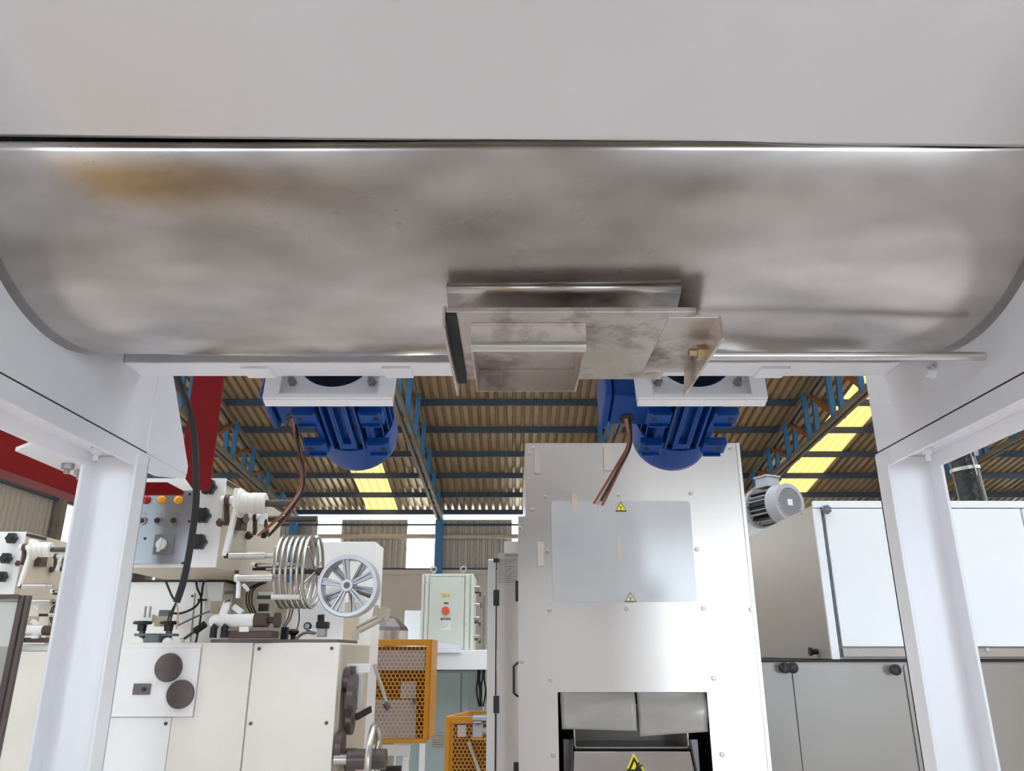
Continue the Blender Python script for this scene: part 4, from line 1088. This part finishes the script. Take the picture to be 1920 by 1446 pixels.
# right flank: brown pulleys, cream bracket, big hand wheel
sf = cxr
fl = MB().box(sf - .001, sf + .012, YC0 + .04, 4.78, .12, ztop - .01).build('flank_plate', 'beige', wm)
def pulley(px, py, X, r, th, m='tan_dark', nm='pulley'):
    c = PX(px, py, X); rr = M(r, c)
    return MB().lathe(c, (1, 0, 0), [(0, rr * .6), (0, rr), (th, rr), (th, rr * .3), (th + .004, rr * .3), (th + .004, 0)], 32).build(nm, m, wm, bevel=.002)
pulley(646, 1275, sf + .012, 22, .035); pulley(655, 1262, sf + .03, 12, .03); pulley(656, 1300, sf + .05, 34, .03)
pulley(651, 1350, sf + .03, 26, .03); pulley(632, 1398, sf + .012, 26, .03); pulley(648, 1425, sf + .03, 20, .05)
br0 = PX(672, 1262, sf + .07)
MB().box(sf + .012, sf + .10, br0.y - .03, br0.y + .03, P(680, 1330, br0.y).z, P(680, 1262, br0.y).z).build('cream_bracket', 'cream', wm, bevel=.004)
MB().box(sf + .012, sf + .13, br0.y - .02, br0.y + .04, P(680, 1262, br0.y).z, P(680, 1245, br0.y).z).build('cream_bracket', 'bright_cream', wm, bevel=.004)
MB().bar(PX(668, 1345, sf + .09), PX(695, 1330, sf + .14), .012, .03).build('bracket_foot', 'black', wm)
MB().cyl(P(702, 1246, 4.2), P(728, 1328, 4.2), M(3.5, P(710, 1290, 4.2)), n=12).build('tension_rod', 'pipe', wm)
MB().cyl(P(722, 1318, 4.2), P(730, 1330, 4.2), M(6, P(725, 1325, 4.2)), n=12).build('rod_end', 'tan_dark', wm)
# hand wheel at the bottom right
hw = thing('hand_wheel', 'chrome rimmed hand wheel on the cream machine, partly cut by the frame bottom', 'wheel', tuple(P(700, 1425, 4.0)))
c = P(700, 1424, 4.0); rr = M(58, c)
q = MB(); q.tube([c + Vector((.012 * 0, rr * math.cos(a * .1309), rr * math.sin(a * .1309))) for a in range(48)], .016, 12, closed=True); q.build('rim', 'alu', hw, ang=60)
MB().cyl(c + Vector((-.12, 0, 0)), c + Vector((.06, 0, 0)), .045, n=20).build('hub', 'tan_dark', hw)
MB().cyl((sf + .012, c.y, c.z), c + Vector((-.12, 0, 0)), .025, n=16).build('axle', 'alu', hw)
for k in range(3):
    a = k * 2.094 + .5; MB().cyl(c, c + Vector((0, rr * math.cos(a), rr * math.sin(a))), .01, n=10).build('spoke', 'alu', hw)

# spoked silver wheel and coiled tube on the right of the machine
ww = thing('spoked_wheel', 'silver cast spoked wheel beside the metal coil', 'wheel', tuple(P(652, 1158, 4.05)))
c = P(651, 1098, 4.02); R0 = M(57.5, c)
MB().lathe(c, (0, 1, 0), [(0, R0 * .86), (0, R0 * .97), (.012, R0), (.10, R0), (.112, R0 * .97), (.112, R0 * .86), (.06, R0 * .84), (0, R0 * .86)], 64, caps=False).build('rim', 'cast', ww, ang=40)
hub = MB().lathe(c + Vector((0, -.012, 0)), (0, 1, 0), [(0, R0 * .10), (0, R0 * .19), (.012, R0 * .21), (.12, R0 * .21), (.12, R0 * .1)], 32).build('hub', 'cast', ww)
MB().lathe(c + Vector((0, -.0126, 0)), (0, 1, 0), [(0, R0 * .105), (.0005, 0)], 20).build('bore', 'tan_dark', hub)
for k in range(5):
    for lay, yy, off in ((0, .008, 98), (1, .092, 98 + 36)):
        a = math.radians(off + 72 * k); dr = Vector((math.cos(a), 0, math.sin(a))); sd_ = Vector((-math.sin(a), 0, math.cos(a)))
        q = MB()
        for s in (-1, 1):
            p0 = c + Vector((0, yy, 0)) + dr * R0 * .17 + sd_ * s * R0 * .035; p1 = c + Vector((0, yy + .01, 0)) + dr * R0 * .9 + sd_ * s * R0 * .085
            q.bar(p0, p1, R0 * .075, .022, (0, 1, 0))
        q.bar(c + Vector((0, yy + .012, 0)) + dr * R0 * .15, c + Vector((0, yy + .014, 0)) + dr * R0 * .88, R0 * .16, .006, (0, 1, 0))
        q.build('spoke', 'cast', ww, bevel=.003)
MB().cyl(c + Vector((0, .1, 0)), c + Vector((0, .75, 0)), .02, n=14).build('axle', 'dark_steel', ww)
co = thing('metal_coil', 'coil of bent grey metal tube around the roller ends', 'coil', tuple(P(563, 1140, 4.05)))
ca = P(528, 1072, 4.12); cb = P(592, 1072, 4.12); Rc = M(65, ca); turns = 6.3
pts = []
for k in range(int(turns * 28) + 1):
    a = 2 * math.pi * k / 28
    pts.append(ca + (cb - ca) * (k / (turns * 28)) + Vector((0, Rc * math.cos(a), Rc * math.sin(a))))
MB().tube(pts, M(3.1, ca), 9).build('coil_tube', 'alu', co, ang=60)
ch_ = cb + Vector((.02, 0, 0))
MB().cyl(ca - Vector((.05, 0, 0)), ch_ + Vector((.03, 0, 0)), M(4.5, ca), n=14).build('coil_axle', 'dark_steel', co)
MB().cyl(ch_ + Vector((-.01, 0, 0)), ch_ + Vector((.03, 0, 0)), M(7.5, ca), n=16).build('coil_hub', 'dark_steel', co)
for k in range(6):
    a = k * 1.047 + .4
    for e, nm in ((cb, 1), (ca, 0)):
        MB().cyl(e, e + Vector((-.012 * nm, Rc * math.cos(a), Rc * math.sin(a))), M(1.8, ca), n=8).build('coil_spoke', 'alu', co)

# second identical head, farther left
wm2 = thing('wrapping_machine', 'cream wrapping machine at the far left edge, half hidden by the left leg', 'machine', (-3.6, 6.2, 0))
T2 = Matrix.Translation((-2.08, 1.8, 0))
head(wm2, T2, False)
Yb2 = 5.8
zt2 = P(60, 1208, Yb2).z
xa, xb = P(28, 1215, Yb2).x, P(168, 1215, Yb2).x
MB().box(xa, xb, Yb2 + .02, 6.6, .1, zt2).build('cabinet_body', 'bright_cream', wm2)
MB().box(xa, xb, Yb2 + .06, 6.55, 0, .1).build('plinth', 'dark', wm2)
xm = P(78, 1230, Yb2).x; xm2 = P(102, 1230, Yb2).x; zmm = P(100, 1344, Yb2).z
MB().box(xa, xm - .2, Yb2, Yb2 + .019, .12, zt2 - .01).build('front_panel', 'bright_cream', wm2, bevel=.003)
MB().box(xm - .19, xm2 - .004, Yb2 - .02, Yb2 + .019, .12, zt2 - .05).build('front_panel', 'cream', wm2, bevel=.003)
MB().box(xm2, xb, Yb2 - .012, Yb2 + .019, zmm, zt2 - .06).build('front_panel', 'bright_cream', wm2, bevel=.003)
MB().box(xm2, xb, Yb2, Yb2 + .019, .12, zmm - .006).build('front_panel', 'bright_cream', wm2, bevel=.003)
MB().box(xm2 - .2, xb, Yb2, Yb2 + .019, zt2 - .045, zt2 - .005).build('top_strip', 'bright_cream', wm2)
for px, py in ((37, 1217), (16, 1307)):
    c = P(px, py, Yb2 - .001); MB().cyl(c, c + Vector((0, -.005, 0)), M(2.2, c), n=12).build('panel_screw', 'ink_grey', wm2)
cabinet_disc(wm2, 118, 1303, Yb2 - .012, 20)
# glass guard with dark aluminium posts at the far left
gg = thing('glass_guard', 'glass machine guard with dark metal post at the left frame edge', 'guard', tuple(P(0, 1440, 5.0)))
p0, p1, p2, p3 = P(-160, 1125, 4.9), P(34, 1122, 5.3), P(-12, 1420, 5.3), P(-200, 1420, 4.9)
MB().prism([p0, p1, Vector((p1.x, p1.y, .1)), Vector((p0.x, p0.y, .1))], (0, .008, 0)).build('pane', 'glass', gg)
for d_, w_2 in ((0, .035), (.05, .02)):
    MB().box(p1.x + d_, p1.x + d_ + w_2, 5.3, 5.34, 0, p1.z + .02).build('post', 'tan_dark', gg, bevel=.003)
MB().bar(p0 + Vector((0, 0, .01)), p1 + Vector((0, 0, .01)), .03, .03, (0, 0, 1)).build('top_rail', 'tan_dark', gg)
MB().box(p0.x - .05, p0.x, 4.88, 4.92, 0, p0.z + .02).build('post', 'tan_dark', gg)
# plain grey box behind the far left head
gb = pbox(-120, 1000, 22, 1120, 6.9, .6)
gb.build('grey_cabinet', 'switch_grey', None, bevel=.004, label='plain grey cabinet behind the far left machine', cat='cabinet') if False else None

# ================================================================== MIDDLE BACKGROUND
# white box behind the spoked wheel
wbx = thing('white_cover_box', 'tall white box cover behind the spoked wheel', 'cover', (-1.25, 5.6, 0))
ya = 5.5
MB().box(P(590, 1100, ya).x, P(700, 1100, ya).x, ya, ya + .35, 0, P(650, 1016, ya).z).build('body', 'bright_cream', wbx, bevel=.004)
MB().box(P(640, 1180, ya).x - .05, P(672, 1180, ya).x, ya - .02, ya - .001, .3, P(650, 1130, ya).z).build('front_cover', 'beige', wbx, bevel=.003)
for (a, b_) in (((668, 1176), (708, 1156)), ((674, 1184), (716, 1162))):
    A, B = P(a[0], a[1], 5.3), P(b_[0], b_[1], 5.3)
    o = MB().cyl(A, B, .014, n=10).build('tube_arm', 'pipe', wbx)
    for s in (-.02, .03):
        MB().bar(B + Vector((s, 0, -.01)), B + Vector((s + .01, 0, .07)), .018, .03).build('arm_fork', 'pipe', o)
pbox(660, 1182, 672, 1200, 5.3, .02).build('shiny_plate', 'alu', wbx)

# control cabinet
Yc = 7.2
cc = thing('control_cabinet', 'pale grey green control cabinet with orange switch and lifting eyes', 'cabinet', tuple(P(840, 1215, Yc + .3)))
cx0_, cx1_ = P(789, 1150, Yc).x, P(889, 1150, Yc).x
cz0_, cz1_ = P(840, 1219, Yc).z, P(840, 1076, Yc).z
MB().box(cx0_ + .01, cx1_ - .01, Yc + .012, Yc + .62, cz0_, cz1_).build('body', 'cab_green', cc, bevel=.005)
MB().box(P(804, 1150, Yc).x, P(870, 1150, Yc).x, Yc - .008, Yc + .01, cz0_ + .01, P(840, 1082, Yc).z).build('door', 'cab_green', cc, bevel=.004)
for a, b_ in ((789, 794), (795.5, 803), (871.5, 880), (882, 888)):
    MB().box(P(a, 1150, Yc).x, P(b_, 1150, Yc).x, Yc - .004, Yc + .011, cz0_, cz1_ - .005).build('frame_post', 'cab_green', cc, bevel=.004)
MB().box(P(804, 1150, Yc).x, P(871, 1150, Yc).x, Yc - .004, Yc + .011, P(840, 1081.3, Yc).z, cz1_).build('frame_rail', 'cab_green', cc, bevel=.003)
for px in (813, 869):
    c = P(px, 1068, Yc + .1); MB().tube([c + Vector((.026 * math.cos(a * .5236), 0, .026 * math.sin(a * .5236))) for a in range(12)], .008, 8, closed=True).cyl(Vector((c.x, c.y, cz1_)), c - Vector((0, 0, .024)), .01, n=10).build('lifting_eye', 'bolt', cc)
Yl = Yc - .0088
o = pbox(826, 1112, 845, 1121, Yl, .0008).build('yellow_sticker', 'sign_pale', cc)
c = P(829, 1119.5, Yl - .0004); lettering('sticker_text', '220 V', c, M(6, c), 'ink_grey', o)
pbox(832, 1129.5, 841, 1133, Yl, .0008).build('name_tag', 'ink_grey', cc)
c = P(835.5, 1145, Yl); o = MB().lathe(c, (0, -1, 0), [(0, M(7.5, c)), (.015, M(7, c)), (.015, 0)], 28).build('main_switch', 'orange', cc, label='orange main switch')
MB().bar(c + Vector((0, -.02, -M(6, c))), c + Vector((0, -.02, M(6, c))), M(3, c), .02, (0, 1, 0)).build('switch_grip', 'orange', o)
o = pbox(826, 1159, 845, 1163, Yl, .0008).build('danger_strip', 'ink_grey', cc)
c = P(829, 1162.4, Yl - .0004); lettering('sticker_text', 'ATENCAO', c, M(3.4, c), 'sticker', o)
o = pbox(826, 1164, 845, 1182, Yl, .0008).build('white_sticker', 'sticker', cc)
for k in range(4):
    c = P(827, 1168 + 3.2 * k, Yl - .0004); lettering('sticker_text', ('Desligue a chave', 'geral antes de', 'abrir o painel', 'eletrico')[k], c, M(2.4, c), 'ink_grey', o)
for px, py in ((800, 1093), (810, 1093), (866, 1093), (876, 1093), (874, 1171)):
    c = P(px, py, Yl); MB().cyl(c, c + Vector((0, -.004, 0)), .006, n=10).build('screw', 'bolt', cc)
# fittings on the cabinet's right side
sxx = cx1_ - .01
for k, (dy, dz_) in enumerate(((.15, .55), (.30, .52), (.22, .40), (.45, .42), (.2, .28), (.3, .25), (.2, .12), (.34, .1))):
    c = Vector((sxx, Yc + dy, cz0_ + dz_)); MB().cyl(c, c + Vector((.05, 0, 0)), .016, n=12).cyl(c + Vector((.05, 0, 0)), c + Vector((.05, 0, -.04)), .01, n=8).build('cable_gland', 'dark_steel' if k % 2 else 'bolt', cc)
MB().cyl((sxx + .1, Yc + .5, cz0_), (sxx + .1, Yc + .5, cz0_ + .5), .03, n=14).build('side_conduit', 'grey_beige', cc)
# white conveyor beam and wedge under the cabinet
Yw = 7.0
bm = thing('white_beam_table', 'white horizontal beam carrying the control cabinet', 'table', tuple(P(850, 1446, Yw)))
bx0, bx1 = P(640, 1237, Yw).x, P(985, 1237, Yw).x
MB().box(bx0, bx1, Yw, Yw + .75, P(850, 1256, Yw).z, P(850, 1219, Yw).z).build('beam', 'cabinet_white', bm, bevel=.004)
MB().box(P(800, 1220, Yw).x, P(864, 1220, Yw).x, Yw - .02, Yw - .001, P(850, 1224, Yw).z, P(850, 1216, Yw).z).build('front_strip', 'cabinet_white', bm)
MB().prism([P(805, 1215, Yw + .05), P(864, 1215, Yw + .05), P(864, 1210, Yw + .05), P(806, 1201, Yw + .05)], (0, .1, 0)).build('wedge_plate', 'white', bm)
for x in (bx0 + .1, bx1 - .12):
    MB().box(x, x + .06, Yw + .1, Yw + .16, 0, P(850, 1256, Yw).z).build('leg', 'cabinet_white', bm)
# grey blue side box left of cabinet
pbox(757, 1145, 788, 1230, Yc + .1, .3).build('side_box', 'cabinet_white', None, bevel=.004, label='small white box left of the control cabinet', cat='box', origin=P(772, 1230, Yc + .25))
# pale teal cabinet below
Yt = 7.35
tc_ = thing('teal_cabinet', 'pale teal cabinet below the white beam', 'cabinet', tuple(P(830, 1446, Yt)))
MB().box(P(745, 1340, Yt).x, P(905, 1340, Yt).x, Yt + .01, Yt + .36, .12, P(830, 1258, Yt).z).build('body', 'teal', tc_, bevel=.004)
MB().box(P(785, 1340, Yt).x, P(862, 1340, Yt).x, Yt - .006, Yt + .009, .14, P(830, 1262, Yt).z).build('door', 'teal', tc_, bevel=.003)
MB().box(P(866, 1340, Yt).x, P(878, 1340, Yt).x, Yt - .006, Yt + .009, .14, P(830, 1262, Yt).z).build('post', 'teal', tc_, bevel=.003)
MB().box(P(745, 1340, Yt).x, P(905, 1340, Yt).x, Yt + .05, Yt + .35, 0, .12).build('plinth', 'dark', tc_)
for k in range(8):
    pbox(810, 1372 + 4.2 * k, 832, 1374.5 + 4.2 * k, Yt - .012, .006).build('vent_slat', 'pipe', tc_)
# cables hanging right of the teal cabinet
cb_ = thing('hanging_cables', 'tangle of dark cables hanging beside the teal cabinet', 'cables', tuple(P(905, 1330, Yt + .1)))
for k in range(6):
    x = 897 + 2.6 * k
    MB().tube([P(x, 1250, Yt - .05), P(x + random.uniform(-4, 5), 1272, Yt - .05), P(x + random.uniform(-5, 5), 1295, Yt - .05), P(x + random.uniform(-2, 4), 1325, Yt - .05)], .008, 6, smooth=5).build('cable', 'rubber', cb_)
# yellow perforated guards
def hexmesh(x0, x1, z0, z1, y, pitch, bar, th):
    """sheet perforated with hexagonal holes, real openings"""
    mb = MB(); r = pitch / math.sqrt(3); rows = int((z1 - z0) / (1.5 * r)) + 1; cols_ = int((x1 - x0) / pitch) + 1
    for j in range(rows):
        for i in range(cols_):
            cx_ = x0 + pitch * (i + .5 + (.5 if j % 2 else 0)); cz_ = z0 + r + 1.5 * r * j
            if cx_ + pitch / 2 > x1 + pitch * .5 or cz_ + r > z1 + r * .4: continue
            o_, n_ = [], []
            for k in range(6):
                a = math.pi / 6 + k * math.pi / 3
                o_.append(Vector((min(max(cx_ + r * math.cos(a), x0), x1), y, min(max(cz_ + r * math.sin(a), z0), z1))))
                n_.append(Vector((min(max(cx_ + (r - bar) * math.cos(a), x0), x1), y, min(max(cz_ + (r - bar) * math.sin(a), z0), z1))))
            mb.add(o_ + n_ + [p + Vector((0, th, 0)) for p in n_], [[k, (k + 1) % 6, 6 + (k + 1) % 6, 6 + k] for k in range(6)] + [[6 + k, 6 + (k + 1) % 6, 12 + (k + 1) % 6, 12 + k] for k in range(6)])
    return mb
Yg = 6.0
yg = thing('yellow_mesh_guard', 'yellow perforated guard door with clear sheets beside the cream machine', 'guard', tuple(P(730, 1395, Yg)))
gx0, gx1 = P(648, 1300, Yg).x, P(803, 1300, Yg).x
gz0, gz1 = P(720, 1394, Yg).z, P(720, 1199, Yg).z
fw = .028
for (a, b_, c_, d_) in ((gx0, gx1, gz1 - fw * 1.6, gz1), (gx0, gx1, gz0, gz0 + fw), (gx0, gx0 + fw, gz0 + fw, gz1 - fw * 1.6), (gx1 - fw, gx1, gz0 + fw, gz1 - fw * 1.6)):
    MB().box(a, b_, Yg, Yg + .03, c_, d_).build('frame_bar', 'yellow', yg, bevel=.003)
hexmesh(gx0 + fw, gx1 - fw, gz0 + fw, gz1 - fw * 1.6, Yg + .01, .031, .0045, .004).build('perforated_sheet', 'yellow', yg, ang=20)
MB().box(gx1 - .005, gx1 + .012, Yg + .03, Yg + .5, gz0 + .02, gz1).build('return_frame', 'yellow', yg)
pbox(700, 1312, 780, 1385, Yg - .006, .004).build('clear_sheet', 'clear', yg, label='clear plastic sheet')
pbox(652, 1220, 797, 1257, Yg - .006, .004).build('clear_sheet', 'clear', yg)
pbox(751, 1278, 780, 1310, Yg - .006, .004).build('clear_sheet', 'clear', yg)
MB().lathe(P(777, 1315, Yg - .006), (0, -1, 0), [(0, .014), (.02, .012), (.02, 0)], 14).build('door_latch', 'dark_steel', yg)
MB().box(gx0 + .02, gx1 - .02, Yg + .22, Yg + .24, gz0, gz1 - .05).build('shade_backing', 'guard_shade', yg)  # dark sheet added for the shade seen through the mesh holes
for x in (gx0 + .02, gx1 - .05):
    MB().box(x, x + .04, Yg + .005, Yg + .028, 0, gz0).build('stand_leg', 'cabinet_white', yg)
yg2 = thing('yellow_mesh_guard', 'low yellow perforated guard box in front of the teal cabinet', 'guard', tuple(P(880, 1446, 5.6)))
Yg2 = 5.6
hx0_, hx1_ = P(834, 1400, Yg2).x, P(985, 1400, Yg2).x
hzz = P(880, 1344, Yg2).z
MB().box(hx0_, hx0_ + .03, Yg2, Yg2 + .03, .25, hzz).build('frame_bar', 'yellow', yg2, bevel=.003)
MB().box(hx0_ + .03, hx1_, Yg2, Yg2 + .03, hzz - .04, hzz).build('frame_bar', 'yellow', yg2, bevel=.003)
MB().box(hx1_ - .03, hx1_, Yg2, Yg2 + .03, .25, hzz - .04).build('frame_bar', 'yellow', yg2, bevel=.003)
MB().box(hx0_ + .03, hx1_ - .03, Yg2, Yg2 + .03, .25, .29).build('frame_bar', 'yellow', yg2, bevel=.003)
MB().box(hx0_ + .04, hx1_, Yg2 + .2, Yg2 + .22, .2, hzz - .06).build('shade_backing', 'guard_shade', yg2)  # same dark backing, painted shade behind the low mesh
hexmesh(hx0_ + .03, hx1_ - .03, .29, hzz - .04, Yg2 + .012, .026, .004, .004).build('perforated_sheet', 'yellow', yg2, ang=20)
ztb = P(880, 1334, Yg2 + .35).z
MB().prism([(hx0_, Yg2 + .03, hzz - .02), (hx0_, Yg2 + .03, hzz), (hx0_ + .12, Yg2 + .35, ztb), (hx0_ + .12, Yg2 + .35, ztb - .02)], (.03, 0, 0)).build('top_bar', 'yellow', yg2)
MB().box(hx0_ + .12, hx1_, Yg2 + .35, Yg2 + .38, ztb - .02, ztb).build('top_bar', 'yellow', yg2)
MB().box(hx0_, hx0_ + .03, Yg2 + .35, Yg2 + .38, 0, ztb - .05).build('stand_leg', 'yellow', yg2)
for x in (hx0_, hx1_ - .03): MB().box(x, x + .03, Yg2, Yg2 + .03, 0, .25).build('stand_leg', 'yellow', yg2)
pbox(858, 1360, 874, 1382, Yg2 - .004, .003).build('notice', 'tape', yg2)
MB().cyl(P(879, 1390, Yg2 - .01), P(898, 1446, Yg2 - .01), .012, n=10).build('rod', 'pipe', yg2)
gmo = thing('small_gearmotor', 'small grey gear motor above the low yellow guard', 'motor', tuple(P(900, 1384, 5.55)))
Ym2 = 5.5
pbox(886, 1344, 915, 1352, Ym2, .1).build('motor_lid', 'motor_grey', gmo, bevel=.004)
pbox(888, 1353, 903, 1357, Ym2 - .01, .1).build('motor_collar', 'motor_grey', gmo, bevel=.003)
pbox(886, 1358, 905, 1384, Ym2, .1).build('motor_body', 'motor_grey', gmo, bevel=.008)
MB().cyl(P(903, 1372, Ym2 + .04), P(920, 1372, Ym2 + .04), M(7, P(905, 1370, Ym2)), n=20).build('output_shaft', 'motor_grey', gmo)
MB().box(P(884, 1386, Ym2).x, P(918, 1386, Ym2).x, Ym2, Ym2 + .12, P(890, 1388, Ym2).z, P(890, 1384, Ym2).z).build('mount_plate', 'yellow', gmo)
# white table frame below the yellow guard door
wt = thing('white_stand', 'white tubular stand behind the yellow guard door', 'stand', tuple(P(740, 1446, 6.12)))
Ys = 6.12
z_t = P(740, 1412, Ys).z
MB().box(P(690, 1410, Ys).x, P(768, 1410, Ys).x, Ys, Ys + .05, z_t - .02, z_t + .05).build('top_bar', 'cabinet_white', wt, bevel=.006)
for px in (695, 760):
    MB().box(P(px - 6, 1430, Ys).x, P(px + 6, 1430, Ys).x, Ys, Ys + .05, 0, z_t - .02).build('leg', 'cabinet_white', wt, bevel=.006)
MB().box(P(702, 1430, Ys + .1).x, P(752, 1430, Ys + .1).x, Ys + .06, Ys + .14, 0, z_t - .1).build('dark_box', 'dark', wt)
# dark hooded hopper behind, with shiny band
hp = thing('hooded_hopper', 'dark hooded hopper with shiny metal band behind the yellow guard', 'hopper', tuple(P(725, 1200, 6.6)))
Yh = 6.6
c = P(728, 1195, Yh + .15); rr = M(36, c)
MB().lathe((c.x, c.y, c.z - .4), (0, 0, 1), [(0, rr), (.36, rr), (.36, rr * 1.02), (.45, rr * 1.02)], 12).build('shiny_band', 'alu', hp)
MB().lathe((c.x, c.y, c.z + .05), (0, 0, 1), [(0, rr * 1.04), (.03, rr * .95), (.1, rr * .45), (.12, 0)], 8).build('hood', 'tan_dark', hp, ang=20)
MB().cyl((c.x, c.y, 0), (c.x, c.y, c.z - .4), rr * .6, n=16).build('pedestal', 'grey_beige', hp)

# yellow tipping bin standing behind the viewer, mirrored in the trough
yb = thing('tipping_bin', 'yellow steel tipping bin, seen only as a reflection in the trough', 'bin', (-1.95, -1.2, 0))
bx = [(-2.45, -1.75), (-1.45, -1.75), (-1.45, -.65), (-2.45, -.65)]
q = MB()
bot = [Vector((-1.95 + (x + 1.95) * .85, -1.2 + (y + 1.2) * .85, .12)) for x, y in bx]; top = [Vector((x, y, .62)) for x, y in bx]
q.add(bot + top, [[3, 2, 1, 0]] + [[i, (i + 1) % 4, 4 + (i + 1) % 4, 4 + i] for i in range(4)])
o = q.build('bin_body', 'bin_yellow', yb, ang=20); sol = o.modifiers.new('thickness', 'SOLIDIFY'); sol.thickness = .012
for k in range(4):
    MB().bar(top[k], top[(k + 1) % 4], .05, .05, (0, 0, 1)).build('rim_bar', 'bin_yellow', yb)
MB().box(-2.4, -1.5, -1.7, -.7, .45, .5).build('load', 'bin_yellow', yb)
for x in (-2.3, -1.7):
    MB().box(x, x + .1, -1.6, -.8, 0, .12).build('skid', 'black', yb)
